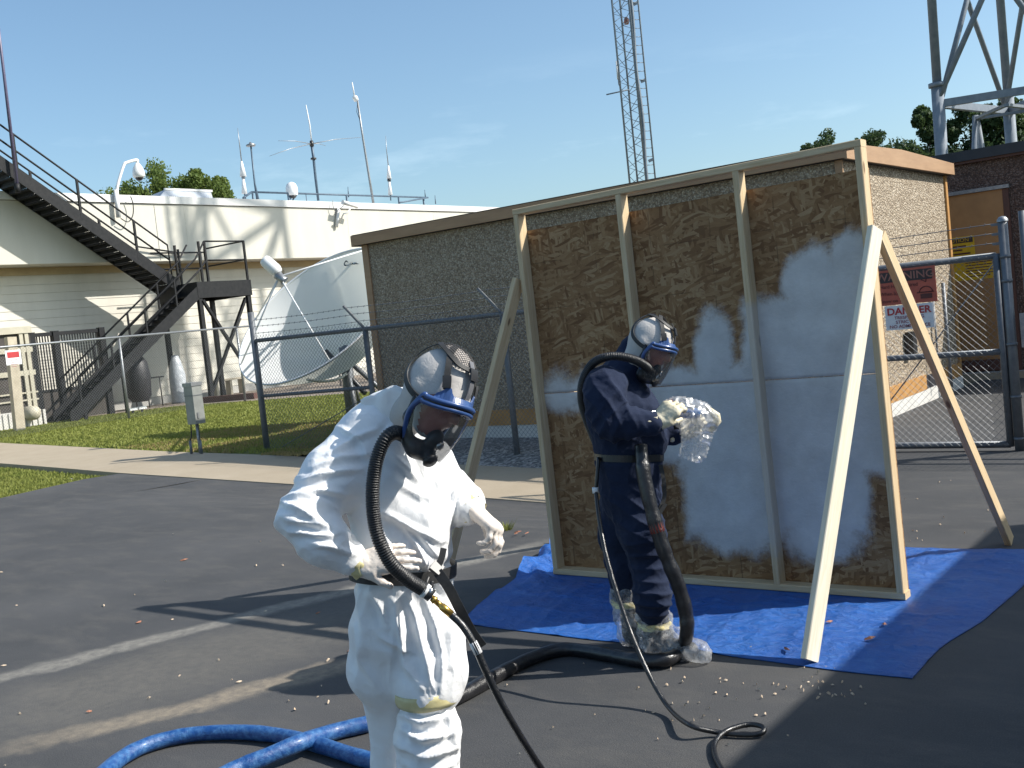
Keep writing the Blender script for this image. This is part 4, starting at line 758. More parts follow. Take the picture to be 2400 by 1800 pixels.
# maker's script mark, lettered on the reflector near its upper right
dmk = np.dot(dc-CAM, FWD)
def on_dish(px, py):
    d = ray(px, py); best = None
    for t in np.linspace(18, 24, 900):
        p = CAM+d*t; w = p-dc; h = w@n_; r = np.linalg.norm(w-n_*h)
        g = h+1.30*(1-(r/RD)**2)
        if best is None or abs(g) < best[0]: best = (abs(g), p, r)
    p = best[1]; return p+n_*.012
mb = MB(); C0 = [(816, 615), (812, 613), (808, 618), (808.5, 622), (813, 623), (818, 621.5), (823, 619)]; mb.tube(spline([on_dish(*p) for p in C0], 4), .014, 5)
wv = [(821, 620), (823, 617.5), (825, 620), (827, 618), (829, 620), (831, 616), (832, 620), (835, 617), (837, 619.5), (840, 619)]; mb.tube(spline([on_dish(*p) for p in wv], 3), .012, 5)
part('script_mark', mb, 'logo_ink', SD)

# ------------------------------------------------------------------ utility pedestal
g = at_z(470, 1063); UPd = thing('utility_pedestal', 'grey metal utility pedestal on thin legs beside the walkway', 'utility box', g); D0 = np.dot(g-CAM, FWD)
mb = MB(); a, b_ = at_d(444, 905, D0), at_d(482, 905, D0); zt, zb = at_d(463, 903, D0)[2], at_d(466, 992, D0)[2]; w = np.linalg.norm(b_-a)
part('cabinet', MB().box(g[0]-w*.42, g[0]+w*.42, g[1]-w*.35, g[1]+w*.35, zb, zt), 'pedestal_grey', UPd); part('lid', MB().box(g[0]-w*.46, g[0]+w*.46, g[1]-w*.4, g[1]+w*.4, zt, zt+.06), 'galvanized', UPd); part('band', MB().box(g[0]-w*.44, g[0]+w*.44, g[1]-w*.37, g[1]+w*.37, zt-.17, zt-.155), 'galvanized_dull', UPd); part('latch', MB().box(g[0]+w*.43, g[0]+w*.46, g[1]-w*.2, g[1]-.02, zb+.1, zb+.2), 'galvanized', UPd)
part('leg', MB().cyl((g[0], g[1], 0), (g[0], g[1], zb), .028, 8), 'galvanized', UPd)
for sx in (-1, 1): part('cable', MB().tube(spline([(g[0]+sx*w*.36, g[1]-.05, zb), (g[0]+sx*w*.40, g[1]-.06, zb-.2), (g[0]+sx*w*.5, g[1]-.08, zb*.45)], 4), .012, 6), 'dark_plastic', UPd); part('conduit', MB().cyl((g[0]+sx*w*.5, g[1]-.08, 0), (g[0]+sx*w*.5+.0, g[1]-.08, zb*.46), .024, 8), 'galvanized_dull', UPd)

# ------------------------------------------------------------------ lattice mast, tower
D0 = 38.0; MS = thing('lattice_mast', 'slender triangular lattice radio mast rising behind the hut roof', 'mast', at_d(1500, 480, D0)*np.array([1, 1, 0])); c0 = at_d(1497, 428, D0); side = RIGHT*np.array([1, 1, 0]); side /= np.linalg.norm(side); fw = FWD*np.array([1, 1, 0]); fw /= np.linalg.norm(fw)
lean = np.array([0, 0, 1.0]); base = np.array([c0[0], c0[1], 0]); s_ = .32
legs = [base-side*s_, base+side*.03+fw*.5, base+side*.27-fw*.10]; ztop = 26
for i, p in enumerate(legs): part('mast_leg', MB().cyl(p, p+np.array([0, 0, ztop]), .035 if i != 2 else .05, 6), 'mast_grey', MS)
cx = MB().tube([legs[2]+side*.05+np.array([0, 0, z])+side*.03*math.sin(z*1.7) for z in np.linspace(0, ztop, 60)], .055, 6); part('coax_bundle', cx, 'mast_grey', MS)
lad = base+side*.60; part('ladder_rail', MB().cyl(lad, lad+np.array([0, 0, ztop]), .03, 6), 'mast_grey', MS)
dz = .60; z = 1.0
while z < ztop-1:
    for i in range(3):
        p, q = legs[i], legs[(i+1) % 3]; part('lattice_brace', MB().tube([p+np.array([0, 0, z]), q+np.array([0, 0, z+dz*.5]), p+np.array([0, 0, z+dz])], .014, 4), 'mast_grey', MS)
    part('ladder_rung', MB().tube([legs[2]+np.array([0, 0, z]), lad+np.array([0, 0, z])], .013, 4), 'mast_grey', MS); part('ladder_rung', MB().tube([legs[2]+np.array([0, 0, z+dz/2]), lad+np.array([0, 0, z+dz/2])], .013, 4), 'mast_grey', MS); z += dz
for zz in (6.9, 9.7, 12.4, 13.0): part('clamp_arm', MB().bar(lad+np.array([0, 0, zz]), lad-side*.18+np.array([0, 0, zz-.06]), .05, .1), 'mast_grey', MS)
q = [at_d(1421, 222, D0), at_d(1475, 210, D0)]; part('side_arm', MB().tube(q, .025, 5), 'mast_grey', MS); part('side_antenna', MB().tube([at_d(1457, 212, D0), at_d(1450, 197, D0), at_d(1449, 183, D0)], .02, 5), 'mast_grey', MS); part('side_whip', MB().tube([at_d(1449, 186, D0), at_d(1444, 143, D0)], [.04, .018], 6), 'white_plastic', MS)
part('warning_lamp', MB().lathe(at_d(1469, 57, D0), (0, 0, 1), [(.07, 0), (.10, .08), (.08, .2), (.03, .26)], 10), 'sign_warn_letter', MS)
D0 = 38.0; TW = thing('tubular_tower', 'large grey tubular steel radio tower behind the dark building', 'tower', (-8.2, 40.5, 0))
A = at_d(2200, 250, D0); B = at_d(2362, 228, D0+3.5); Cc = at_d(2520, 205, D0-1.5); zt = 46.0; zn = at_d(2205, 240, D0)[2]
P3 = [np.array([p[0], p[1], 0]) for p in (A, B, Cc)]; ctr = sum(P3)/3
def tl(i, z): return P3[i]+(ctr-P3[i])*(z-zn)/zt*.30+np.array([0, 0, z])
for i in range(3): part('tower_leg', MB().tube([tl(i, 0), tl(i, zn+.6)], .215, 14).tube([tl(i, zn+.6), tl(i, zt)], .155, 14), 'tower_grey', TW); part('flange', MB().lathe(tl(i, zn+.55), (0, 0, 1), [(.30, 0), (.30, .14)], 16), 'tower_grey', TW)
lv = [zn-.05, zn+8.2, zn+16.0, zn+23.4, zn+30.4, zn+36.5]
for k, z in enumerate(lv):
    for i in range(3): part('tower_beam', MB().bar(tl(i, z), tl((i+1) % 3, z), .20, .26), 'tower_grey', TW)
    if k+1 < len(lv):
        for i in range(3):
            j = (i+1) % 3; off = np.cross(tl(j, z)-tl(i, z), (0, 0, 1)); off = off/np.linalg.norm(off)*.11
            part('tower_diagonal', MB().tube([tl(i, z+.15)+off, tl(j, lv[k+1])+off], .10, 8), 'tower_grey', TW); part('tower_diagonal', MB().tube([tl(j, z+.15)-off, tl(i, lv[k+1])-off], .10, 8), 'tower_grey', TW)
hm = [(tl(i, zn-.35)+tl((i+1) % 3, zn-.35))/2 for i in range(3)]
for i in range(3): part('tower_strut', MB().bar(hm[i]+(0, 0, -.1), hm[(i+1) % 3]+(0, 0, -.1), .16, .10), 'tower_grey', TW)
for i in (0, 1): part('tower_strut', MB().tube([tl(i, .3)*.35+hm[0]*.65-(0, 0, 2.2), hm[0]], .12, 8), 'tower_grey', TW)

# ------------------------------------------------------------------ trees
def tree(name, label, base, H, crown, n, leaf, material, grp, trunk_r=.25, seed=1):
    r_ = np.random.default_rng(seed); base = np.array(base, float); T = thing(name, label, 'tree', base, grp)
    mb = MB().tube([base, base+np.array([.1, .05, H*.35]), base+np.array([-.1, .1, H*.8])], [trunk_r, trunk_r*.75, trunk_r*.3], 8)
    cl = []
    for (cx, cy, cz, rx, rz) in crown: 
        k = max(4, int(rx*rx*rz*1.3)+4)
        for _ in range(k):
            d = r_.normal(size=3); d /= np.linalg.norm(d); rr = (.35+.65*r_.random()**.6)
            cl.append((np.array([cx, cy, cz])+d*np.array([rx, rx, rz])*rr, (.28+.30*r_.random())*rx))
    for c, rad in cl[::5]: mb.tube([base+np.array([0, 0, min(H*.7, c[2]*.6)]), base+c*np.array([.5, .5, .85]), base+c], [trunk_r*.3, trunk_r*.15, .02], 5)
    part('trunk', mb, 'trunk_bark', T)
    per = max(6, n//len(cl)); V = []
    for c, rad in cl:
        d = r_.normal(size=(per, 3)); d /= np.linalg.norm(d, axis=1)[:, None]; p = base+c+d*rad*(r_.random((per, 1))**.45); a = r_.normal(size=(per, 3)); a /= np.linalg.norm(a, axis=1)[:, None]; b = np.cross(a, r_.normal(size=(per, 3))); b /= np.linalg.norm(b, axis=1)[:, None]
        s = leaf*(.6+.8*r_.random((per, 1))); V.append(np.stack([p-a*s, p+b*s*.55, p+a*s, p-b*s*.55], 1))
    V = np.concatenate(V).reshape(-1, 3); o = link_mesh('crown', V, np.arange(len(V)).reshape(-1, 4).tolist(), material, T, fix=False); return T
def gd(px, D): p = at_d(px, 600, D); return (p[0], p[1], 0)
def tz(px, py, D): return at_d(px, py, D)[2]
G1 = 'trees behind the white building'
D = 62; h = tz(375, 378, D); s = D/2500
tree('broadleaf_tree', 'green broadleaf tree showing its pointed top behind the dome camera', gd(372, D), h, [(0, 0, h-2.0, 1.7, 1.8), (-1.2, 0, h-3.2, 1.9, 1.5), (1.0, .4, h-3.0, 1.9, 1.5), (0, 0, h-5, 3.2, 2.4)], 22000, .105, 'leaf_green', G1, .3, 11)
h = tz(305, 425, D); tree('broadleaf_tree', 'low green tree at the left end of the tree group on the white roofline', gd(310, D), h, [(0, 0, h-1.3, 1.6, 1.3), (-.6, 0, h-2.8, 2.2, 1.8)], 12000, .105, 'leaf_green', G1, .25, 12)
h = tz(450, 405, D); tree('broadleaf_tree', 'rounded green tree behind the roof hatch', gd(452, D), h, [(0, 0, h-1.4, 1.5, 1.4), (.3, 0, h-3.2, 2.3, 2.0)], 14000, .105, 'leaf_green', G1, .25, 13)
h = tz(505, 402, D); tree('broadleaf_tree', 'green tree beside the left cone antenna', gd(508, D), h, [(0, 0, h-1.4, 1.35, 1.4), (.2, 0, h-3.2, 1.5, 2.0)], 14000, .105, 'leaf_green', G1, .25, 14)
G2_ = 'pine trees behind the hut'
D = 75; spec = [(1962, 303, 2.0, 'dark pine top just left of the panel top corner'), (2030, 312, 1.5, 'middle small dark pine above the hut roof'), (2072, 306, 1.9, 'dark pine above the hut fascia, nearest the tower leg')]
for i, (px, py, w, lb) in enumerate(spec): h = tz(px, py, D); tree('pine_tree', lb, gd(px, D), h, [(0, 0, h-1.0, w*.75, 1.0), (.3, 0, h-2.4, w*1.05, 1.3), (-.3, 0, h-4.2, w*1.3, 2.0)], 9000, .12, 'leaf_dark', G2_, .25, 20+i)
D = 60; spec = [(2178, 248, 1.6, 'tall dark pine hugging the left tower leg'), (2228, 262, 1.9, 'dense dark pine between the tower legs'), (2300, 240, 2.4, 'broad dark pine behind the tower cross beams'), (2375, 225, 2.4, 'dark pine at the right picture edge')]
for i, (px, py, w, lb) in enumerate(spec): h = tz(px, py, D); tree('pine_tree', lb, gd(px, D), h, [(0, 0, h-1.2, w*.55, 1.2), (.2, 0, h-3.0, w*.95, 1.6), (-.2, 0, h-5.0, w*1.2, 2.2)], 14000, .12, 'leaf_dark', G2_, .3, 30+i)

# ------------------------------------------------------------------ box trailer added out of frame to cast the shade across the lower right
TR = thing('shade_trailer', 'unseen white box trailer added to shade the tarp at lower right', 'trailer', (2.7, 3, 0)); tx0 = 1.42
part('body', MB().box(tx0, tx0+2.4, -4.5, 9.6, .75, 3.2), 'trailer_white', TR); part('chassis', MB().box(tx0+.2, tx0+2.2, -4.3, 9.4, .45, .745), 'black_steel', TR)
part('skirt', MB().box(tx0+.02, tx0+.06, -4.4, 9.5, .15, .745), 'trailer_white', TR)
for y in (-2.6, -1.6): 
    for x in (tx0+.1, tx0+2.05): w_ = part('wheel', MB().lathe((x, y, .42), (1, 0, 0), [(.30, 0), (.42, .03), (.42, .22), (.30, .25)], 20), 'rubber', TR)
# ------------------------------------------------------------------ framed test panel (2x4 frame, strand board sheathing, sprayed coating)
PX0, PX1, PY, PH = -4.195, -1.875, 5.70, 2.44
def psh(p):
    p = np.array(p, float); z = p[..., 2]; q = p.copy(); q[..., 0] = p[..., 0]-.026*z/2.44; q[..., 2] = z*(1.003+.0135*(p[..., 0]+4.2)/2.32)+.012; return q
blobs = [  # sprayed areas as soft boxes and ellipses in panel metres: (x, z, half width, half height, softness)
    ('e', -4.03, 1.21, .20, .13, .09), ('e', -3.76, 1.21, .22, .13, .10), ('e', -2.87, 1.36, .125, .30, .05), ('b', -2.92, 1.02, .50, .29, .07), ('e', -3.32, 1.05, .16, .22, .1), ('b', -2.88, .56, .32, .30, .08), ('e', -2.86, .30, .26, .12, .08),
    ('b', -2.28, 1.16, .42, .52, .06), ('e', -2.24, 1.74, .17, .20, .05), ('e', -2.02, 1.80, .13, .20, .05), ('b', -2.34, .72, .30, .40, .07), ('e', -2.36, .30, .26, .14, .08), ('e', -2.17, .55, .15, .16, .03)]
def foam(x, z, y=None):
    x = np.asarray(x, float); z = np.asarray(z, float); f = np.zeros_like(x)
    wx = x+.03*vnoise(np.stack([x*7, z*7, 0*x], -1)); wz = z+.03*vnoise(np.stack([x*7, z*7, 0*x+9], -1))
    for k, cx, cz, a, b, s in blobs:
        if k == 'e': d = (1-np.sqrt(((wx-cx)/a)**2+((wz-cz)/b)**2))*min(a, b)
        else: d = np.minimum(a-np.abs(wx-cx), b-np.abs(wz-cz))
        f = np.maximum(f, np.clip(.5+d/(2*s), 0, 1))
    return f
def attr(o, name, vals): a = o.data.attributes.new(name, 'FLOAT', 'POINT'); a.data.foreach_set('value', np.asarray(vals, np.float32))
PN = thing('framed_panel', 'freestanding lumber-framed strand-board panel half sprayed grey-white', 'wall panel', (-3.03, 5.75, 0))
def lumber(name, p, q, w, h, up, n=24, seed=0., foamy=False, lab=None, sh=True, mt='pine'):
    mb = MB().bar(p, q, w, h, up, n, seed, .004)
    if sh: mb.v = [tuple(v) for v in psh(mb.v)]
    v = np.array(mb.v); o = part(name, mb, mt, PN, lab)
    if foamy: attr(o, 'foam', foam(v[:, 0]+.026*v[:, 2]/2.44+.03, v[:, 2])*1.0)
    return o
ym = PY+.0445
lumber('top_plate', (PX0, ym, PH-.019), (PX1-.0, ym, PH-.019), .089, .038, (0, 0, 1), 1, 1.); lumber('bottom_plate', (PX0, ym, .019), (PX1+.007, ym, .019), .089, .038, (0, 0, 1), 30, 2., True)
for i, x in enumerate((PX0+.02, -3.385, -2.60, PX1-.02)): lumber('stud', (x, ym, .0385), (x, ym, PH-.0385), .089, .038, (1, 0, 0), 60, 3.+i*2.3, i == 2)
def sheet_osb(z0, z1, label):
    nx, nz_ = 118, int((z1-z0)/.02); xs = np.linspace(PX0+.002, PX1-.002, nx); zs = np.linspace(z0, z1, nz_); X_, Z_ = np.meshgrid(xs, zs); f = foam(X_, Z_)
    th = .016*np.clip(f*1.2-.15, 0, 1)+.006*np.clip(f*1.4-.4, 0, 1)*vnoise(np.stack([X_*9, Z_*9, X_*0], -1)); th = np.maximum(th, 0)
    Y_ = np.full_like(X_, PY+.0893)-th; fr = np.stack([X_, Y_, Z_], -1).reshape(-1, 3); bk = fr.copy(); bk[:, 1] = PY+.1005
    v = np.vstack([fr, bk]); N = nx*nz_; q = []
    for j in range(nz_-1):
        for i in range(nx-1): a = j*nx+i; q.append((a, a+1, a+nx+1, a+nx))
    q += [(N, N+nx-1, N+N-1, N+N-nx)][::1]
    for i in range(nx-1): q.append((i+1, i, N+i, N+i+1)); a = (nz_-1)*nx+i; q.append((a, a+1, N+a+1, N+a))
    for j in range(nz_-1): a = j*nx; q.append((a, a+nx, N+a+nx, N+a)); a = j*nx+nx-1; q.append((a+nx, a, N+a, N+a+nx))
    o = link_mesh('strand_board_sheet', psh(v), q, 'strand_board', PN, smooth=[True]*((nx-1)*(nz_-1))+[False]*(len(q)-(nx-1)*(nz_-1)), fix=False); o['label'] = label
    attr(o, 'foam', np.concatenate([f.ravel(), np.zeros(N)])); return o
sheet_osb(.0, 1.206, 'lower strand-board sheet mostly covered by grey-white sprayed coating'); sheet_osb(1.211, 2.295, 'upper strand-board sheet, bare brown flakes with sprayed patches at right')
lumber('brace', at_y(2038, 538, PY-.03)+np.array([.03, 0, 0]), at_z(1897, 1548, .02), .089, .038, (.93, -.36, 0), 1, 21., lab='pale lumber brace slanting to the front at the right end', sh=False, mt='pine_pale')
lumber('brace', (PX1-.0, PY+.11, 1.98), at_z(2366, 1268, .02), .089, .038, (1, 0, 0), 1, 25., lab='lumber brace slanting to the rear at the right end', sh=False)
lumber('brace', (PX0-.05, PY+.02, 2.0), at_z(1032, 1392, .02), .089, .038, (1, 0, 0), 1, 29., lab='lumber brace slanting to the front at the left end', sh=False)
lumber('brace', (PX0-.05, PY+.09, 1.95), (PX0-.10, PY+1.35, .02), .089, .038, (1, 0, 0), 1, 33., lab='lumber brace slanting to the rear at the left end', sh=False)

# ------------------------------------------------------------------ tarp
nx, ny = 150, 110; c00, c10, c11, c01 = np.array([-4.10, 4.60]), np.array([-1.50, 4.60]), np.array([-1.36, 7.02]), np.array([-4.80, 6.55])
U_, V_ = np.meshgrid(np.linspace(0, 1, nx), np.linspace(0, 1, ny)); G = ((1-U_)*(1-V_))[..., None]*c00+(U_*(1-V_))[..., None]*c10+(U_*V_)[..., None]*c11+((1-U_)*V_)[..., None]*c01
w3 = np.stack([G[..., 0], G[..., 1], 0*U_], -1); edge = np.minimum(np.minimum(U_, 1-U_)*3.2, np.minimum(V_, 1-V_)*2.4)
G = G+np.stack([.05*vnoise(np.stack([0*U_+3, G[..., 1]*1.8, 0*U_], -1))*np.clip(1-np.minimum(U_, 1-U_)*8, 0, 1), .045*vnoise(np.stack([G[..., 0]*2.2, 0*U_+8, 0*U_], -1))*np.clip(1-np.minimum(V_, 1-V_)*8, 0, 1)], -1)
h = .010+.012*np.maximum(0, fbm(w3*2.4, 3))+.012*np.clip(1-np.abs(fbm(w3*np.array([2.2, 4.5, 1])+5, 3))*2.4, 0, 1)**2+.008*np.clip(1-np.abs(fbm(w3*np.array([7, 3.0, 1])+11, 3))*2.2, 0, 1)**2
h += sum(.014*np.exp(-(np.abs(A_-c_+.004*vnoise(w3*3))*L_/.018)**1.2) for A_, c_, L_ in ((U_, .2, 3.1), (U_, .4, 3.1), (U_, .6, 3.1), (U_, .8, 3.1), (V_, .17, 2.4), (V_, .33, 2.4), (V_, .5, 2.4), (V_, .67, 2.4), (V_, .84, 2.4)))*(.5+.5*vnoise(w3*2+4)); h *= .35+.65*np.clip(edge*5, 0, 1); leftup = np.clip(1-U_*6, 0, 1)*np.clip((V_-.25)*3, 0, 1); h = h+leftup*.07*np.clip(.55+fbm(w3*5+3, 3), 0, 1.4)
# flat where the panel stands on it
und = (np.abs(G[..., 1]-5.75) < .16) & (G[..., 0] > -4.3) & (G[..., 0] < -1.8); h = np.where(und, np.minimum(h, .010), h); h = np.maximum(h, .006)
v = np.stack([G[..., 0], G[..., 1], h], -1).reshape(-1, 3); N = len(v); v2 = v.copy(); v2[:, 2] = np.maximum(.002, v2[:, 2]-.003)
q = [(j*nx+i, j*nx+i+1, j*nx+nx+i+1, j*nx+nx+i) for j in range(ny-1) for i in range(nx-1)]
q2 = [tuple(N+k for k in reversed(f)) for f in q]; rim = [j*nx for j in range(ny)][::-1]+list(range(nx))+[j*nx+nx-1 for j in range(ny)]+[(ny-1)*nx+i for i in range(nx)][::-1]
q3 = [(rim[i], rim[(i+1) % len(rim)], N+rim[(i+1) % len(rim)], N+rim[i]) for i in range(len(rim)) if rim[i] != rim[(i+1) % len(rim)]]
o = link_mesh('tarp', v, list(np.vstack(v[:0]))+[] if False else np.vstack([v, v2])[0:0].tolist(), None) if False else link_mesh('tarp', np.vstack([v, v2]), q+q2+q3, 'blue_tarp', smooth=[True]*(2*len(q))+[False]*len(q3), fix=False)
tag(o, 'crinkled bright blue tarp spread under the framed panel', 'tarp')

# ------------------------------------------------------------------ wood chips and dead leaves on the asphalt
def scatter(name, label, pts, size, material):
    V = []; F = []
    for (x, y, z) in pts:
        a = rng.random()*6.28; l = size*(.5+rng.random()); w = l*(.3+.3*rng.random()); t = np.array([math.cos(a), math.sin(a), 0]); s = np.array([-t[1], t[0], 0]); c = np.array([x, y, z+.002]); i = len(V); k = np.array([0, 0, .004+.008*rng.random()])
        V += [c-t*l, c-s*w+k*.5, c+t*l+k, c+s*w+k*.3, c-t*l+k*.8, c+k*1.5]; F += [(i, i+1, i+5, i+4), (i+1, i+2, i+3, i+5), (i+3, i, i+4, i+5), (i, i+3, i+2, i+1)]
    tag(link_mesh(name, V, F, material), label, 'debris', kind='stuff')
pp = []
for _ in range(38): pp.append(at_z(1660+rng.normal()*130+60*rng.random(), 1590+abs(rng.normal())*70))
for _ in range(16): pp.append(at_z(1100+rng.random()*700, 1500+rng.random()*300))
for _ in range(22): pp.append(at_z(1880+rng.random()*140, 1560+rng.random()*80))
for _ in range(18): pp.append(at_z(2100+rng.random()*250, 1120+rng.random()*150))
scatter('wood_chips', 'pale wood chips scattered over the asphalt in front of the tarp', pp, .0068, 'pale_chip')
pp = [at_z(*p) for p in ((316, 1396), (388, 1364), (243, 1421), (46, 1675), (406, 1252), (12, 1797), (350, 1640), (560, 1600), (610, 1270), (745, 1635))]+[at_z(rng.random()*800, 1250+rng.random()*450) for _ in range(16)]
scatter('leaf_litter', 'bits of pale leaf litter on the asphalt at left', pp, .012, 'pale_chip')
pp = [at_z(x, y, .02) for x, y in ((1943, 1460), (2073, 1465), (2040, 1500), (1845, 1525), (1215, 1249), (1235, 1250), (1210, 1252))]+[at_z(rng.random()*800+20, 1200+rng.random()*500) for _ in range(6)]
scatter('dead_leaves', 'small reddish dead leaves on tarp and asphalt', pp, .024, 'red_leaf')
# ------------------------------------------------------------------ implicit surfaces for bodies, clothing and hands
def w(px, py, d): return at_d(px, py, d)
class Sdf:
    def __init__(s, k=.04): s.p = []; s.k = k
    def cap(s, a, b, ra, rb, flat=None, k=None): s.p.append((np.array(a, float), np.array(b, float), ra, rb, flat, k or s.k)); return s
    def ball(s, a, r, flat=None, k=None): return s.cap(a, np.array(a, float)+1e-5, r, r, flat, k)
    def chain(s, pts, rs, k=None):
        for i in range(len(pts)-1): s.cap(pts[i], pts[i+1], rs[i], rs[i+1], None, k)
        return s
    def bounds(s, pad):
        P = np.array([q for p in s.p for q in (p[0], p[1])]); R_ = np.array([r for p in s.p for r in (max(p[2], p[3])*1.35,)*2]); return (P-R_[:, None]).min(0)-pad, (P+R_[:, None]).max(0)+pad
    def field(s, X):
        D = None
        for a, b, ra, rb, fl, k in s.p:
            ab = b-a; L2 = ab@ab
            t = np.clip(((X-a)@ab)/L2, 0, 1); wv = X-a-t[..., None]*ab
            if fl is not None:
                for ax, sc in fl: wv = wv+np.multiply.outer(wv@ax, ax)*(1/sc-1)
            d = np.sqrt((wv*wv).sum(-1))-(ra+(rb-ra)*t)
            if D is None: D = d
            else: hh = np.clip(.5+.5*(D-d)/k, 0, 1); D = D*(1-hh)+d*hh-k*hh*(1-hh)
        return D
    def mesh(s, h, post=None):
        lo, hi = s.bounds(.03); n = np.ceil((hi-lo)/h).astype(int)+1; ax = [lo[i]+h*np.arange(n[i]) for i in range(3)]
        D = np.empty(n, np.float32)
        for i in range(n[0]):
            Yg, Zg = np.meshgrid(ax[1], ax[2], indexing='ij'); D[i] = s.field(np.stack([np.full_like(Yg, ax[0][i]), Yg, Zg], -1))
        return surfnet(D, lo, h)
def surfnet(D, lo, h):
    S = D < 0; c = [(i, j, k) for i in (0, 1) for j in (0, 1) for k in (0, 1)]; n = np.array(D.shape)-1
    sl = lambda A, o: A[o[0]:o[0]+n[0], o[1]:o[1]+n[1], o[2]:o[2]+n[2]]
    cnt = sum(sl(S, o).astype(np.int8) for o in c); act = (cnt > 0) & (cnt < 8); idx = -np.ones(act.shape, np.int64); ids = np.argwhere(act); idx[act] = np.arange(len(ids))
    acc = np.zeros((len(ids), 3)); wt_ = np.zeros(len(ids)); val = {o: D[ids[:, 0]+o[0], ids[:, 1]+o[1], ids[:, 2]+o[2]] for o in c}
    for o in c:
        for a in range(3):
            if o[a]: continue
            q = list(o); q[a] = 1; q = tuple(q); v0, v1 = val[o], val[q]; m_ = (v0 < 0) != (v1 < 0); t = np.where(m_, v0/(v0-v1+1e-12), 0)
            p = np.tile(np.array(o, float), (len(ids), 1)); p[:, a] += t; acc += p*m_[:, None]; wt_ += m_
    V = lo+h*(ids+acc/wt_[:, None]); F = []
    for a in range(3):
        b, c2 = (a+1) % 3, (a+2) % 3; s0 = [slice(None)]*3; s1 = [slice(None)]*3; s0[a] = slice(0, -1); s1[a] = slice(1, None)
        E0 = S[tuple(s0)]; E1 = S[tuple(s1)]; ed = np.argwhere(E0 != E1); ed = ed[(ed[:, b] > 0) & (ed[:, c2] > 0) & (ed[:, b] < D.shape[b]-1) & (ed[:, c2] < D.shape[c2]-1)]
        ins = S[ed[:, 0], ed[:, 1], ed[:, 2]]
        def g(db, dc): q = ed.copy(); q[:, b] += db; q[:, c2] += dc; return idx[q[:, 0], q[:, 1], q[:, 2]]
        Q = np.stack([g(-1, -1), g(0, -1), g(0, 0), g(-1, 0)], 1); Q[~ins] = Q[~ins][:, ::-1]; F.append(Q[(Q >= 0).all(1)])
    return V, np.concatenate(F)
def vnormals(V, F):
    n = np.cross(V[F[:, 2]]-V[F[:, 0]], V[F[:, 3]]-V[F[:, 1]]); N = np.zeros_like(V)
    for i in range(4): np.add.at(N, F[:, i], n)
    return N/(np.linalg.norm(N, axis=1)[:, None]+1e-12)
def smooth_mesh(V, F, it=2):
    for _ in range(it):
        S = np.zeros_like(V); c = np.zeros(len(V))
        for a, b in ((0, 1), (1, 2), (2, 3), (3, 0)): np.add.at(S, F[:, a], V[F[:, b]]); np.add.at(c, F[:, a], 1)
        V = V*.4+.6*S/np.maximum(c, 1)[:, None]
    return V
def ridge(p): return np.clip(1-np.abs(fbm(p, 3))*1.9, 0, 1)
def skin_mesh(name, V, F, material, parent, origin=None):
    return link_mesh(name, V, F.tolist(), material, parent, smooth=[True]*len(F), fix=False, origin=origin)
def unit(v): v = np.array(v, float); return v/np.linalg.norm(v)
TOW = -FWD
def img(r, u, t): return unit(RIGHT*r+UP*u+TOW*t)
def to_px(V): d = V-CAM; z = d@FWD; return np.stack([1200+FPX*(d@RIGHT)/z, 900-FPX*(d@UP)/z], -1), z
def creases(V, N, lines, skip=-.15):
    """raise a sharp fold with a soft hollow beside it along each crease; lines: (points, height, width in metres)"""
    px, z = to_px(V); fac = np.clip(((N@TOW)-skip)*3, 0, 1); d = np.zeros(len(V)); wob = 5*vnoise(V*14+3)
    for pts, A, wd in lines:
        P = np.array(pts, float); best = np.full(len(V), 1e9); sgn = np.zeros(len(V)); tt = np.zeros(len(V)); L_ = np.r_[0, np.cumsum(np.linalg.norm(np.diff(P, axis=0), axis=1))]
        for i in range(len(P)-1):
            ab = P[i+1]-P[i]; t = np.clip(((px-P[i])@ab)/(ab@ab), 0, 1); q = px-P[i]-t[:, None]*ab; r = np.sqrt((q*q).sum(1)); m_ = r < best; best = np.where(m_, r, best); sgn = np.where(m_, ab[0]*q[:, 1]-ab[1]*q[:, 0], sgn); tt = np.where(m_, (L_[i]+t*np.linalg.norm(ab))/L_[-1], tt)
        sd = (best*np.sign(sgn)+wob)*z/FPX; env = np.sin(np.clip(tt, .04, .96)*np.pi)**.5
        d += fac*env*A*(np.clip(1-np.abs(sd)/wd, 0, 1)**1.5-.55*np.exp(-((sd-1.3*wd)/(.9*wd))**2))
    return d
def hug_ring(V, c, ax, half=.015, off=.004, n=48, reach=.24):
    """closed ring of points that lies just outside the cloth V around axis ax through c"""
    ax = unit(ax); e = unit(np.cross(ax, (.3, .2, 1))); g = np.cross(ax, e); W = V-c; h = W@ax; m_ = (np.abs(h) < half) & (((W-np.outer(h, ax))**2).sum(1) < reach**2); W = W[m_]; a = np.arctan2(W@g, W@e); r = np.sqrt((W@g)**2+(W@e)**2); R_ = np.zeros(n)
    for k in range(n):
        da = np.abs((a-2*np.pi*k/n+np.pi) % (2*np.pi)-np.pi); q = r[da < 2*np.pi/n*1.2]; R_[k] = np.percentile(q, 80) if len(q) else 0
    R_[R_ == 0] = R_[R_ > 0].mean() if (R_ > 0).any() else .1; R_ = np.convolve(np.r_[R_[-1:], R_, R_[:1]], np.ones(3)/3, 'valid')+off
    return [c+R_[k]*(math.cos(2*np.pi*k/n)*e+math.sin(2*np.pi*k/n)*g) for k in range(n)], ax
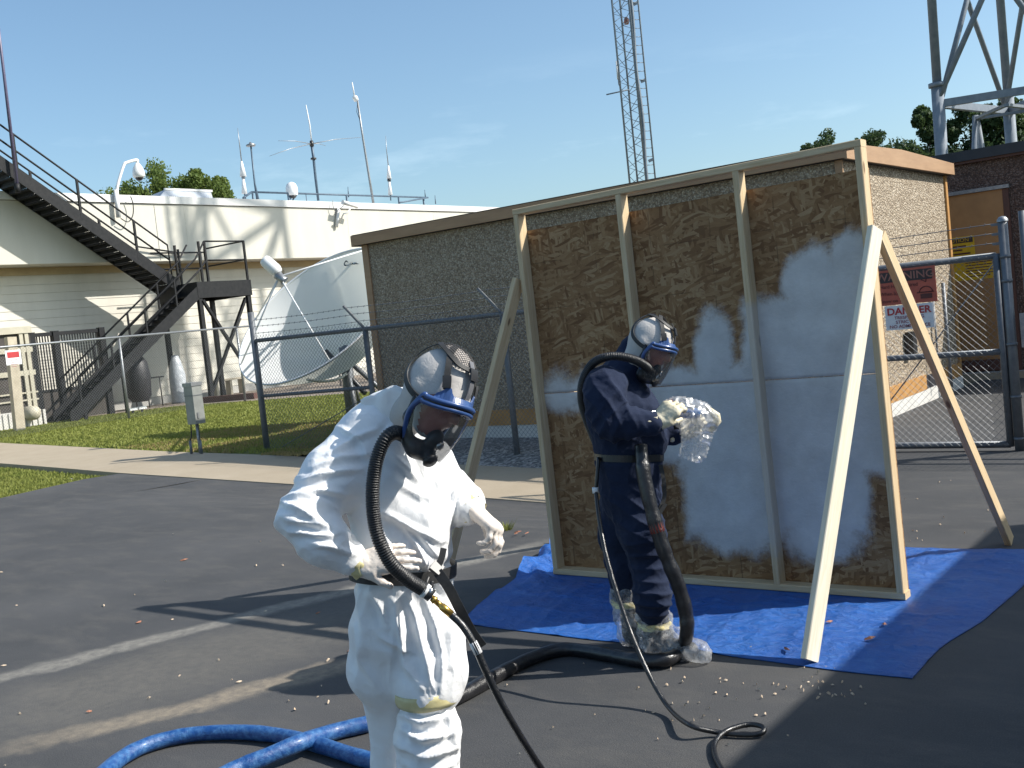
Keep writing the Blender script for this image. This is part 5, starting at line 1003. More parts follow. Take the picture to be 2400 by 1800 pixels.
def hug_band(parent, name, V, c, ax, width, material, off=.004, n=48, reach=.24, label=None):
    v = []; m_ = 4
    for i in range(m_): v += hug_ring(V, c+unit(ax)*width*(i/(m_-1)-.5), ax, .010, off, n, reach)[0]
    f = [(i*n+j, i*n+(j+1) % n, (i+1)*n+(j+1) % n, (i+1)*n+j) for i in range(m_-1) for j in range(n)]
    o = link_mesh(name, v, f, material, parent, smooth=[True]*len(f)); md = o.modifiers.new('thickness', 'SOLIDIFY'); md.thickness = .0015; md.offset = 1; return o
# ------------------------------------------------------------------ hands
def hand(name, parent, wrist, Dv, Nv, left, curls, material, size=1.0, spread=.0, thumb=(.55, .55, .35), tcurl=.4, h=.0042):
    """Dv wrist->knuckles, Nv out of the palm; curls: bend per finger (radians per joint), index first"""
    Dv = unit(Dv); Nv = unit(np.array(Nv)-Dv*np.dot(Nv, Dv)); S = np.cross(Dv, Nv)*(1 if left else -1)      # S points to the thumb side
    k = size; s = Sdf(.010*k); p = lambda d, sd, n=0.0: wrist+(Dv*d+S*sd+Nv*n)*k
    s.cap(p(-.03, 0), p(.02, 0), .027*k, .029*k); fl = [(Nv, .62)]
    s.cap(p(.02, .008), p(.085, .018), .033*k, .031*k, fl); s.cap(p(.02, -.008), p(.08, -.018), .031*k, .029*k, fl); s.cap(p(.015, .02), p(.045, .036), .022*k, .018*k)
    L_ = [(.042, .026, .021), (.046, .030, .022), (.043, .027, .021), (.034, .021, .018)]; bs = [(.088, .031), (.093, .010), (.089, -.012), (.080, -.032)]
    for i in range(4):
        q = p(*bs[i]); ang = curls[i]*.8; sd = S*(spread*(1.5-i)); r = (.0098, .0100, .0096, .0086)[i]*k
        for j, ln in enumerate(L_[i]):
            d = unit(Dv*math.cos(ang)+Nv*math.sin(ang)+sd); e = q+d*ln*k; s.cap(q, e, r*(1-.06*j), r*(1-.06*(j+1)), None, .005*k); q = e; ang += curls[i]
    q = p(.03, .036, .004); d = unit(Dv*thumb[0]+S*thumb[1]+Nv*thumb[2]); e = q+d*.042*k; s.cap(q, e, .0135*k, .0118*k, None, .008*k); d2 = unit(d+Dv*.3*tcurl+Nv*tcurl-S*.5*tcurl); s.cap(e, e+d2*.032*k, .0115*k, .0098*k, None, .005*k)
    V, F = s.mesh(h*k); V = smooth_mesh(V, F, 1); N = vnormals(V, F); V = V+N*(.0012*ridge(V*60)-.0006)[:, None]
    return skin_mesh(name, V, F, material, parent)
def ring_band(parent, name, p, q, r, material, n=28, rough=.004, seed=0):
    p, q = np.array(p), np.array(q); a = unit(q-p); e = unit(np.cross(a, (0.3, .2, 1))); g = np.cross(a, e); v = []; f = []; m_ = 5
    for i in range(m_):
        for k in range(n):
            t = 2*math.pi*k/n; rr = (r(i/(m_-1)) if callable(r) else r)+rough*math.sin(5*t+i*1.3+seed)*.6+rough*math.sin(11*t-i+seed)*.4; v.append(p+(q-p)*i/(m_-1)+rr*(math.cos(t)*e+math.sin(t)*g))
    f = [(i*n+j, i*n+(j+1) % n, (i+1)*n+(j+1) % n, (i+1)*n+j) for i in range(m_-1) for j in range(n)]
    return link_mesh(name, v, f, material, parent, smooth=[True]*len(f))
def corrugated(mb, pts, r, pitch=.0075, amp=.10, seg=12):
    P = np.array(pts); dl = np.r_[0, np.cumsum(np.linalg.norm(np.diff(P, axis=0), axis=1))]; n = int(dl[-1]/pitch*4); t = np.linspace(0, dl[-1], n); Q = np.stack([np.interp(t, dl, P[:, i]) for i in range(3)], 1)
    return mb.tube(Q, r*(1+amp*np.sin(t/pitch*2*np.pi)), seg)
# ------------------------------------------------------------------ head with supplied-air respirator
EA = (.112, .130, .086)       # head half axes: forward, up, sideways
def head_frame(c, F, U):
    F = unit(F); U = unit(np.array(U)-F*np.dot(U, F)); R_ = np.cross(F, U)
    return c, F, U, R_
def add_head(s, hf, sock=True):
    c, F, U, R_ = hf
    s.ball(c+U*.015-F*.008, .105, [(F, 1.07), (U, 1.12), (R_, .80)], .03); s.cap(c+F*.03-U*.03, c+F*.035-U*.085, .070, .052, [(R_, .9)], .03)
    for sg in (-1, 1): s.ball(c+R_*.078*sg-U*.012-F*.012, .026, [(R_, .55)], .016); s.ball(c+F*.088+U*.018+R_*.03*sg, .017, None, .02)
    s.cap(c+F*.098+U*.0, c+F*.118-U*.035, .011, .016, None, .012); s.cap(c+F*.092-U*.062+R_*-.018, c+F*.092-U*.062+R_*.018, .012, .012, None, .01)
def respirator(parent, hf, net=True, hose=None, hose_r=.019, port=None, sheen=False, drop=.022):
    c, F, U, R_ = hf; hp = lambda f, u, r: c+F*f+U*(u-drop)+R_*r
    Re = bpy.data.objects.new('respirator', None); C.objects.link(Re); place(Re, c, parent)
    def arc(u, f0, fa, ra, ph0, ph1, n, off=0.0): return [hp(f0+(fa+off)*math.cos(t), u+uo(t), (ra+off)*math.sin(t)) for t in np.linspace(ph0, ph1, n)]
    uo = lambda t: -.030*(math.sin(t)**2)              # the brow line droops toward the temples
    PH = math.radians(88); n = 33
    # visor
    lv = [(.040, .020, .118, .102), (.005, .024, .120, .098), (-.04, .028, .119, .091), (-.09, .032, .113, .081), (-.137, .036, .104, .068)]
    v = []; 
    for (u, f0, fa, ra) in lv: v += [hp(f0+fa*math.cos(t), u+uo(t)*(1 if u > 0 else .3), ra*math.sin(t)) for t in np.linspace(-PH, PH, n)]
    f = [(i*n+j, i*n+j+1, (i+1)*n+j+1, (i+1)*n+j) for i in range(len(lv)-1) for j in range(n-1)]
    link_mesh('visor', v, f, 'visor_clear', Re, smooth=[True]*len(f))
    top = lambda off, du: [hp(.020+(.112+off)*math.cos(t), .040+du+uo(t), (.100+off)*math.sin(t)) for t in np.linspace(-PH, PH, n)]
    sidedown = lambda sg: [hp(.020+.112*math.cos(PH), .040+uo(PH), sg*.1005*math.sin(PH)), hp(.026, -.02, sg*.094), hp(.03, -.08, sg*.080), hp(.045, -.132, sg*.058), hp(.085, -.146, sg*.03)]
    def oval(off, du):
        T_ = top(off, du); sL = [hp(f_, u_+du*.3, -(r_+off)) for f_, u_, r_ in ((.028, -.035, .0945), (.032, -.085, .080), (.046, -.130, .058))][::-1]; sR = [hp(f_, u_+du*.3, r_+off) for f_, u_, r_ in ((.028, -.035, .0945), (.032, -.085, .080), (.046, -.130, .058))]
        return spline([sL[0]]+sL[1:]+T_[2:-2:3]+[T_[-3]]+sR, 5)
    part('frame_rim', MB().tube(oval(.003, -.004), .0080, 8), 'mask_blue', Re); part('frame_rim', MB().tube(oval(.001, .013), .0085, 8), 'mask_blue', Re); part('gasket', MB().tube(oval(.001, .0045), .0075, 6), 'mask_black', Re)
    # brow plate with two strap tabs
    v = []; f = []; ts = np.linspace(-math.radians(62), math.radians(62), 25)
    for t in ts:
        a = math.degrees(abs(t)); tall = .012+.030*math.exp(-((a-46)/10)**2); 
        for (du, off) in ((.018, .001), (.018+tall, -.012)): v.append(hp(.018+(.110+off)*math.cos(t), .040+du+uo(t), (.098+off)*math.sin(t)))
        for (du, off) in ((.018+tall, -.017), (.018, -.004)): v.append(hp(.018+(.110+off)*math.cos(t), .040+du+uo(t), (.098+off)*math.sin(t)))
    m_ = len(ts); f = [(4*i+j, 4*i+(j+1) % 4, 4*i+4+(j+1) % 4, 4*i+4+j) for i in range(m_-1) for j in range(4)]+[(0, 1, 2, 3), tuple(4*(m_-1)+j for j in (3, 2, 1, 0))]
    link_mesh('brow_plate', v, f, 'mask_blue', Re)
    # black face skirt behind the frame, nose cup, chin block and valves
    v = []
    for off, fb in ((0.0, 0.0), (-.012, -.035)): v += [hp(.022+fb+(.108+off)*math.cos(t)*.95, .040+uo(t)-.004, (.098+off*.6)*math.sin(t)) for t in np.linspace(-PH, PH, n)]
    f = [(j, j+1, n+j+1, n+j) for j in range(n-1)]; link_mesh('face_seal', v, f, 'mask_black', Re, smooth=[True]*len(f))
    s = Sdf(.02); s.ball(hp(.088, -.082, 0), .030, [(F, .8), (U, 1.1)]); s.cap(hp(.065, -.135, -.03), hp(.065, -.135, .03), .027, .027); s.cap(hp(.085, -.134, 0), hp(.104, -.138, 0), .020, .018)
    pt = port if port is not None else hp(.045, -.138, .055); s.cap(hp(.06, -.135, .02), pt, .026, .023)
    for sg in (-1, 1): s.cap(hp(.022, -.06, sg*.082), hp(.045, -.125, sg*.055), .012, .018); s.cap(hp(.015, .0, sg*.088), hp(.022, -.06, sg*.082), .010, .012)
    V, Fq = s.mesh(.006); skin_mesh('nose_cup', V, Fq, 'mask_black', Re)
    part('valve_cap', MB().lathe(hp(.110, -.139, 0), F-U*.25, [(.022, 0), (.025, .006), (.02, .014), (0, .016)], 16, False), 'dark_plastic', Re); part('speech_disc', MB().lathe(hp(.116, -.088, .0), F, [(.014, 0), (.016, .004), (.008, .008), (0, .008)], 12, False), 'chrome', Re)
    # harness
    def onh(d, off): d = np.array(d, float); t = 1/math.sqrt((d[0]/EA[0])**2+(d[1]/EA[1])**2+(d[2]/EA[2])**2); p = d*t; nn = unit([p[0]/EA[0]**2, p[1]/EA[1]**2, p[2]/EA[2]**2]); p = p+nn*off; o_ = c+U*.012-F*.006; return o_+F*p[0]+U*p[1]+R_*p[2], F*nn[0]+U*nn[1]+R_*nn[2]
    def ribbon(nm, dirs, wd, mt, off=.007, th=.003):
        dd = spline(dirs, 7); P = [onh(d, off) for d in dd]; v = []; k = len(P)
        for i, (p, nn) in enumerate(P):
            tg = unit(P[min(i+1, k-1)][0]-P[max(i-1, 0)][0]); sd = unit(np.cross(tg, nn))
            v += [p-sd*wd/2, p+sd*wd/2, p+sd*wd/2+nn*th, p-sd*wd/2+nn*th]
        f = [(4*i+j, 4*i+(j+1) % 4, 4*i+4+(j+1) % 4, 4*i+4+j) for i in range(k-1) for j in range(4)]+[(3, 2, 1, 0), tuple(4*(k-1)+j for j in range(4))]
        return link_mesh(nm, v, f, mt, Re)
    crown = (-.05, 1, 0.0)
    for sg in (-1, 1):
        ribbon('temple_strap', [(.80, .22, .58*sg), (.60, .58, .62*sg), (.18, .92, .42*sg), (-.05, 1, .12*sg)], .019, 'strap_black')
        ribbon('buckle', [(.79, .27, .59*sg), (.71, .42, .61*sg), (.62, .55, .62*sg)], .026, 'dark_plastic', .010, .007)
        ribbon('cheek_strap', [(.28, -.45, .85*sg), (-.2, -.38, .9*sg), (-.62, -.08, .62*sg), (-.75, .35, .40*sg), (-.55, .75, .25*sg), (-.25, .97, .12*sg)], .019, 'strap_black')
        ribbon('crown_band', [(.62, .74, 0), (.50, .80, .30*sg), (.22, .92, .42*sg), (-.10, .98, .40*sg), (-.40, .88, .22*sg), (-.48, .86, 0)], .014, 'strap_black', .008, .005)
    ribbon('forehead_strap', [(1.0, .20, 0.0), (.88, .55, 0), (.62, .78, 0), (.42, .9, 0)], .020, 'strap_sheen' if sheen else 'strap_black', .009); ribbon('forehead_buckle', [(.80, .63, 0), (.66, .74, 0), (.58, .79, 0)], .034, 'dark_plastic', .013, .005)
    if net:
        mb = MB()
        for a in np.linspace(-.40, .55, 17):
            hw = .42*math.sqrt(max(.02, 1-((a-.08)/.52)**2)); mb.tube([onh((a, .9, r), .010)[0] for r in np.linspace(-hw, hw, 9)], .0011, 3, cap=False)
        for r in np.linspace(-.38, .38, 15):
            hw = .50*math.sqrt(max(.02, 1-(r/.43)**2)); mb.tube([onh((a, .9, r), .0105)[0] for a in np.linspace(.08-hw, .08+hw, 9)], .0011, 3, cap=False)
        part('crown_net', mb, 'strap_black', Re)
        v = []; f = []; k = 9
        for i, a in enumerate(np.linspace(-.42, .57, k)):
            hw = .43*math.sqrt(max(.01, 1-((a-.08)/.52)**2))
            for r in np.linspace(-hw, hw, k): v.append(onh((a, .9, r), .006)[0])
        f = [(i*k+j, i*k+j+1, (i+1)*k+j+1, (i+1)*k+j) for i in range(k-1) for j in range(k-1)]; link_mesh('crown_pad', v, f, 'net_white', Re, smooth=[True]*len(f))
    if hose is not None:
        part('breathing_hose', corrugated(MB(), spline([pt]+list(hose), 12), hose_r), 'corrugated_black', Re)
    return Re
def body(parent, s, hf, h=.009):
    V, F = s.mesh(h); V = smooth_mesh(V, F, 1); o = skin_mesh('body', V, F, 'sock_grey', parent); o.data.materials.append(MATS['skin'])
    c, Fd, U, R_ = hf; ce = V[F].mean(1)-c; ff, uu, rr = ce@Fd, ce@U, np.abs(ce@R_); face = (ff > .035) & (uu < .012-.5*np.maximum(rr-.05, 0)) & (uu > -.12) & (rr < .075); o.data.polygons.foreach_set('material_index', face.astype(np.int32)); return o

# ================================================================== person in the white coverall
gw = w(960, 1500, 3.45); W1 = thing('person', 'person in a crinkled white coverall and blue full-face respirator, bending forward', 'person', (gw[0], gw[1], 0))
hf = head_frame(w(1024, 918, 3.22), img(.64, -.47, .58), img(.44, .84, .06))
Fh = unit([*(RIGHT*.77+TOW*.64)[:2], 0])
# joints
rs, re, rw = w(852, 1032, 3.40), w(706, 1212, 3.20), w(818, 1306, 3.22)
ls, le, lw = w(1000, 1082, 3.62), w(1034, 1152, 3.60), w(1088, 1182, 3.50)
pel, wai, che, upc = w(955, 1445, 3.46), w(948, 1335, 3.46), w(940, 1130, 3.45), w(925, 1020, 3.43)
hR, kR, aR = w(905, 1490, 3.45), w(908, 1640, 3.52), w(915, 1790, 3.56); hL, kL, aL = w(1005, 1490, 3.42), w(1000, 1632, 3.38), w(1004, 1800, 3.40)
fR = np.array([aR[0], aR[1], .07]); fL = np.array([aL[0], aL[1], .07])
s = Sdf(.03); add_head(s, hf)
s.cap(hf[0]-hf[1]*.03-hf[2]*.06, upc+(0, 0, .03), .058, .065); s.chain([upc, che, wai, pel], [.10, .12, .115, .125]); s.chain([rs, re, rw], [.06, .045, .032]); s.chain([ls, le, lw], [.06, .045, .032]); s.chain([hR, kR, aR, fR], [.085, .06, .045, .045]); s.chain([hL, kL, aL, fL], [.085, .06, .045, .045])
s.cap(fR, fR+Fh*.16, .042, .032); s.cap(fL, fL+Fh*.16, .042, .032); body(W1, s, hf, .010)
# coverall
s = Sdf(.05); lat = unit([*(RIGHT*-.64+TOW*.77)[:2], 0])
s.cap(pel, wai, .155, .140, [(lat, 1.15), (Fh, .95)]); s.cap(wai, che, .142, .152, [(lat, 1.28), (Fh, .88)]); s.cap(che, upc, .150, .125, [(lat, 1.34), (Fh, .86)]); s.cap(w(980, 1215, 3.40), w(970, 1300, 3.39), .110, .098); s.cap(w(905, 1075, 3.40), w(880, 1130, 3.40), .09, .085)
s.cap(upc, w(955, 965, 3.40), .092, .078); s.cap(w(905, 985, 3.41), w(885, 1010, 3.38), .082, .085)
s.chain([rs, (rs+re)/2, re], [.096, .090, .072], .045); s.chain([re, w(758, 1265, 3.20), rw], [.074, .073, .047], .025)
s.chain([ls, le], [.088, .082], .04); s.chain([le, w(1060, 1170, 3.54), lw], [.088, .090, .074], .02)
s.chain([hR, w(900, 1570, 3.47), kR], [.122, .108, .075], .05); s.chain([kR, aR, fR+(0, 0, .03)], [.075, .066, .072], .03)
s.chain([hL, w(1006, 1580, 3.40), w(1002, 1612, 3.38)], [.112, .112, .094], .035); s.cap(w(1002, 1612, 3.38), kL, .094, .074, None, .012)
V, F = s.mesh(.006); V = smooth_mesh(V, F, 3); N = vnormals(V, F)
def along(V, a, b): ab = b-a; return np.clip(((V-a)@ab)/(ab@ab), -.3, 1.3)
def near(V, p, r): return np.exp(-((V-p)**2).sum(1)/r**2)
def folds(V, p, axis, wl, r, seed): 
    q = V@unit(axis); ph = q/wl*2*np.pi+3.4*vnoise(V*5+seed); return near(V, p, r)*(1-np.abs(np.sin(ph*.5)))**1.6
d = .008*fbm(V*np.array([3.5, 3.5, 2.2])+3, 2)+.0045*(ridge(V*np.array([6, 6, 3.5])+7)-.5)+.0015*(ridge(V*np.array([15, 15, 9])+2)-.5)
d += .012*folds(V, re, rw-rs, .085, .13, 1)+.012*folds(V, w(900, 1500, 3.36), RIGHT, .11, .2, 8)+.010*folds(V, w(1050, 1180, 3.5), RIGHT, .06, .10, 6)
ln = [([(895, 1197), (960, 1235), (1039, 1269)], .017, .020), ([(935, 1228), (975, 1275), (1005, 1340)], .016, .016), ([(965, 1242), (1005, 1275), (1035, 1310)], .013, .014), ([(882, 1190), (905, 1260), (935, 1335)], .016, .018),
      ([(913, 1056), (950, 1092), (989, 1134)], .011, .018), ([(965, 1015), (985, 1060), (1000, 1110)], .013, .016), ([(930, 1130), (985, 1160), (1035, 1172)], .008, .018),
      ([(770, 1062), (825, 1035), (882, 1008)], .013, .016), ([(735, 1098), (800, 1070), (870, 1062)], .013, .016), ([(695, 1130), (770, 1108), (845, 1098)], .014, .016), ([(690, 1160), (745, 1148), (808, 1160)], .014, .016), ([(790, 1000), (840, 1030), (868, 1075)], .010, .016),
      ([(664, 1180), (705, 1192), (752, 1220)], .016, .016), ([(668, 1215), (712, 1222), (765, 1232)], .015, .015), ([(676, 1246), (722, 1250), (780, 1252)], .014, .014), ([(715, 1268), (775, 1278), (830, 1300)], .010, .014),
      ([(925, 1410), (935, 1480), (950, 1560), (985, 1612)], .016, .018), ([(955, 1395), (975, 1470), (1000, 1560), (1005, 1610)], .017, .018), ([(985, 1385), (1015, 1460), (1036, 1530), (1030, 1610)], .017, .018), ([(1035, 1380), (1055, 1450), (1058, 1560)], .014, .016), ([(890, 1490), (930, 1512), (965, 1530)], .012, .014), ([(832, 1470), (850, 1540), (885, 1622)], .014, .022), ([(870, 1385), (895, 1420), (910, 1470)], .012, .016), ([(840, 1380), (845, 1430), (860, 1480)], .010, .018),
      ([(1022, 1120), (1040, 1150), (1040, 1195)], .012, .012), ([(1048, 1125), (1066, 1160), (1062, 1205)], .012, .012), ([(930, 985), (905, 1020), (890, 1060)], .010, .016), ([(1010, 1340), (1045, 1390), (1075, 1440)], .010, .014)]
d += creases(V, N, ln)
# drawn in at the belt
zb = (V-wai)@unit(UP*.97+RIGHT*-.12); tor = near(V, wai, .30); d -= .022*np.exp(-(zb/.022)**2)*tor
V = V+N*d[:, None]; cv = skin_mesh('coverall', V, F, 'white_coverall_fabric', W1); CV = V
# collar, standing open behind the neck
ca, cb = w(922, 985, 3.40), w(938, 890, 3.38); axn = unit(cb-ca); e = unit(np.cross(axn, TOW)); g = np.cross(axn, e); v = []; f = []; n, mm = 44, 7
for i in range(mm):
    for k in range(n):
        t = 2*math.pi*k/n; tt = i/(mm-1); back = .5-.5*math.cos(t-2.6); hh = (.040+.10*back)*(1+.14*math.sin(3*t+1)+.05*math.sin(7*t)); rr = .092+.014*tt+.010*math.sin(4*t+.5)*tt+.006*math.sin(9*t)*tt
        v.append(ca+axn*hh*tt*1.0+rr*(math.cos(t)*e+math.sin(t)*g))
f = [(i*n+j, i*n+(j+1) % n, (i+1)*n+(j+1) % n, (i+1)*n+j) for i in range(mm-1) for j in range(n)]; co = link_mesh('collar', v, f, 'white_coverall_fabric', W1, smooth=[True]*len(f)); sm = co.modifiers.new('thickness', 'SOLIDIFY'); sm.thickness = .004
# boot covers
for (k_, a_, f_, kk, rr) in ((kL, aL, fL, 'L', .098), (None, aR, fR, 'R', .07)):
    s = Sdf(.035)
    if kk == 'L': s.chain([k_+(0, 0, -.025), w(1003, 1715, 3.38), a_, f_+(0, 0, .02)], [.080, .103, .094, .085])
    else: s.cap(a_+(0, 0, -.08), f_+(0, 0, .02), .078, .075)
    s.cap(f_+(0, 0, .0), f_+Fh*.17, .068, .055); V, F = s.mesh(.008); V = smooth_mesh(V, F, 2); N = vnormals(V, F)
    d = .006*(ridge(V*np.array([6, 6, 9])+1)-.5)+.003*(ridge(V*20)-.5)+(creases(V, N, [([(930, 1672), (985, 1695), (1048, 1682)], .020, .018), ([(940, 1708), (990, 1735), (1055, 1722)], .020, .018), ([(930, 1745), (985, 1775), (1062, 1760)], .019, .018), ([(945, 1790), (1000, 1812), (1060, 1795)], .018, .016), ([(1040, 1655), (1062, 1700), (1070, 1760)], .014, .014), ([(950, 1660), (965, 1700), (960, 1745)], .012, .014)]) if kk == 'L' else 0)
    V = V+N*(d if np.ndim(d) else np.full(len(V), d))[:, None]; V[:, 2] = np.maximum(V[:, 2], .004); skin_mesh('boot_cover', V, F, 'white_coverall_fabric', W1)
hug_band(W1, 'knee_tape', CV, kL+(0, 0, .006), (0, 0, 1), .046, 'tape_yellow', .003, 48, .098)
ring_band(W1, 'wrist_tape', rw+unit(rw-re)*.028, rw+unit(rw-re)*.062, lambda t: .0395-.004*t, 'tape_yellow', rough=.004, seed=2); ring_band(W1, 'wrist_tape', lw+unit(lw-le)*.030, lw+unit(lw-le)*.058, lambda t: .056-.012*t, 'tape_yellow', rough=.006, seed=4)
hand('glove', W1, rw+unit(rw-re)*.035, img(.95, .22, .12), img(.1, -.45, -.9), False, (.12, .30, .38, .42), 'glove_latex', 1.02, .10, (.75, .62, .1), .2)
hand('glove', W1, lw+unit(lw-le)*.03, img(.74, -.58, .30), img(-.60, -.80, .0), True, (.70, .80, .85, .90), 'glove_latex', 1.18, .02, (.75, .40, .4), .5)
# belt with valve, strap end and air line
bel, _ = hug_ring(CV, wai, UP*.97+RIGHT*.03, .02, .005, 60, .26); bel.append(bel[0])
bl = bpy.data.objects.new('belt', None); C.objects.link(bl); place(bl, wai, W1)
def strip(nm, P, nrm, wd, mt, par, th=.004):
    P = np.array(P); k = len(P); v = []
    for i in range(k):
        tg = unit(P[min(i+1, k-1)]-P[max(i-1, 0)]); nn = np.array(nrm(i) if callable(nrm) else nrm, float); sd = unit(np.cross(tg, nn)); n2 = np.cross(sd, tg); v += [P[i]-sd*wd/2, P[i]+sd*wd/2, P[i]+sd*wd/2+n2*th, P[i]-sd*wd/2+n2*th]
    f = [(4*i+j, 4*i+(j+1) % 4, 4*i+4+(j+1) % 4, 4*i+4+j) for i in range(k-1) for j in range(4)]+[(3, 2, 1, 0), tuple(4*(k-1)+j for j in range(4))]; return link_mesh(nm, v, f, mt, par)
strip('band', bel, lambda i: bel[i]-wai, .040, 'strap_black', bl)
part('buckle', MB().bar(w(1016, 1341, 3.26), w(1030, 1322, 3.29), .035, .012, TOW), 'dark_plastic', bl)
strip('strap_tail', spline([w(1026, 1340, 3.27), w(1052, 1378, 3.25), w(1076, 1425, 3.24), w(1105, 1480, 3.25), w(1130, 1515, 3.26)], 6), TOW, .031, 'strap_black', bl)
strip('strap_tail', spline([w(1022, 1338, 3.28), w(1034, 1310, 3.29), w(1040, 1285, 3.30)], 5), TOW, .020, 'strap_black', bl)
part('hook', MB().tube(spline([w(1005, 1352, 3.26), w(1000, 1368, 3.24), w(1010, 1376, 3.23), w(1013, 1362, 3.235)], 6), .006, 6), 'dark_plastic', bl)
hose = [w(948, 1022, 3.20), w(925, 1014, 3.16), w(903, 1030, 3.14), w(884, 1075, 3.14), w(874, 1140, 3.14), w(876, 1210, 3.14), w(890, 1270, 3.13), w(918, 1322, 3.14), w(956, 1358, 3.17), w(996, 1384, 3.20)]
respirator(W1, hf, True, hose, .0205, w(972, 1046, 3.17), sheen=True, drop=.036)
VV = bpy.data.objects.new('air_valve', None); C.objects.link(VV); place(VV, w(1005, 1392, 3.2), W1)
part('clamp_ring', MB().tube([w(993, 1383, 3.20), w(1001, 1389, 3.20)], .024, 14), 'white_plastic', VV); part('valve_body', MB().tube([w(999, 1387, 3.20), w(1012, 1397, 3.20)], .021, 12), 'dark_plastic', VV); part('valve_knob', MB().tube([w(1009, 1378, 3.19), w(1008, 1402, 3.19)], .009, 8), 'chrome', VV)
part('brass_fitting', MB().tube([w(1012, 1401, 3.20), w(1020, 1408, 3.2), w(1021, 1409, 3.2), w(1034, 1420, 3.20), w(1035, 1421, 3.2), w(1058, 1440, 3.20)], [.010, .013, .009, .010, .0125, .0125], 8), 'brass', VV)
al = spline([w(1056, 1439, 3.20), w(1085, 1468, 3.19), w(1112, 1512, 3.18), w(1140, 1575, 3.18), w(1175, 1648, 3.19), w(1222, 1730, 3.22), w(1275, 1812, 3.28), w(1340, 1905, 3.36), w(1420, 2010, 3.42)], 8)
AL = thing('air_line', 'black air line hanging from the belt valve of the white coverall', 'hose', (al[-1][0], al[-1][1], 0)); ge = al[-1].copy(); tail = spline([al[-1], al[-1]+np.array([.05, -.03, -.12]), np.array([al[-1][0]+.14, al[-1][1]-.12, .02]), np.array([al[-1][0]+.5, al[-1][1]-.6, .014]), np.array([al[-1][0]+1.1, al[-1][1]-1.5, .014])], 8)
part('line', MB().tube(np.vstack([al, tail[1:]]), .0115, 10), 'air_line_black', AL); part('label_band', MB().tube([w(1108, 1505, 3.182), w(1122, 1532, 3.18)], .0128, 10), 'sign_white', AL)

# ================================================================== person in the navy coverall
gn = at_z(1545, 1528); W2 = thing('person', 'person in a navy coverall holding a bagged spray gun before the panel', 'person', (gn[0], gn[1], 0)); DN = np.dot(gn-CAM, FWD)
hf2 = head_frame(w(1524, 806, DN-.08), img(.80, -.42, .42), img(.42, .86, .05)); 
J = lambda px, py, dd=0.0: w(px, py, DN+dd)
Fh2 = unit([*(RIGHT*.93+TOW*.36)[:2], 0]); lat2 = unit([*(RIGHT*-.36+TOW*.93)[:2], 0])
rs, re, rw = J(1418, 905, -.20), J(1432, 992, -.26), J(1528, 992, -.30); ls, le, lw = J(1478, 905, .2), J(1505, 1010, .18), J(1580, 1016, .02)
pel, wai, che, upc = J(1478, 1150), J(1472, 1070), J(1455, 965), J(1448, 900); hR, kR, aR = J(1492, 1190, -.06), J(1520, 1320, -.07), J(1533, 1462, -.06); hL, kL, aL = J(1455, 1190, .10), J(1462, 1320, .10), J(1480, 1445, .14)
fR = np.array([aR[0], aR[1], .055]); fL = np.array([aL[0], aL[1], .055]); 
tR = at_z(1625, 1532, .04); tL = at_z(1500, 1490, .04); tL = fL+Fh2*.17; dR = unit((tR-fR)*np.array([1, 1, 0])); tR = fR+dR*.20
s = Sdf(.03); add_head(s, hf2); s.cap(hf2[0]-hf2[1]*.03-hf2[2]*.06, upc+(0, 0, .03), .058, .065); s.chain([upc, che, wai, pel], [.10, .12, .13, .125]); s.chain([rs, re, rw], [.06, .045, .032]); s.chain([ls, le, lw], [.06, .045, .032]); s.chain([hR, kR, aR, fR], [.08, .055, .042, .045]); s.chain([hL, kL, aL, fL], [.08, .055, .042, .045]); body(W2, s, hf2, .010)
s = Sdf(.05); s.cap(pel, wai, .160, .158, [(lat2, 1.06)]); s.cap(wai, che, .165, .170, [(lat2, 1.08)]); s.cap(che, upc, .165, .120, [(lat2, 1.25)]); s.cap(J(1510, 1035, -.02), J(1498, 970, -.02), .115, .10); s.cap(upc, J(1470, 862), .10, .088); s.cap(J(1470, 862), J(1484, 815), .086, .066)
s.chain([rs, J(1418, 950, -.24), re], [.105, .092, .078], .045); s.chain([re, J(1475, 990, -.28), rw], [.080, .070, .056], .03); s.chain([ls, le], [.10, .08], .045); s.chain([le, lw], [.078, .058], .03)
s.chain([hR, J(1505, 1250, -.1), kR, J(1530, 1400, -.14), aR+(0, 0, .03)], [.125, .112, .092, .085, .070], .04); s.chain([hL, J(1452, 1250, .1), kL, J(1470, 1390, .12)], [.120, .108, .088, .078], .04)
V, F = s.mesh(.0085); V = smooth_mesh(V, F, 2); N = vnormals(V, F); d = .009*(ridge(V*np.array([6, 6, 4])+31)-.5)+.004*(ridge(V*15+5)-.5)
d += .022*folds(V, re, rw-rs, .06, .12, 21)+.016*folds(V, J(1440, 930, -.3), UP*.5+RIGHT*.9, .07, .14, 22)+.020*folds(V, J(1530, 1310, -.18), UP, .055, .12, 23)+.022*folds(V, J(1535, 1420, -.2), UP, .05, .12, 24)+.014*folds(V, J(1510, 1200, -.15), UP*.8+RIGHT*.4, .06, .16, 25)+.012*folds(V, J(1510, 1000, -.1), UP*.9+RIGHT*.3, .06, .12, 26)
zb = (V-wai)@UP; d -= .018*np.exp(-(zb/.018)**2)*near(V, wai, .3); V = V+N*d[:, None]; skin_mesh('coverall', V, F, 'navy_fabric', W2); NV = V
ca, cb = J(1474, 880), J(1492, 820); axn = unit(cb-ca); e = unit(np.cross(axn, TOW)); g = np.cross(axn, e); v = []; n, mm = 40, 6
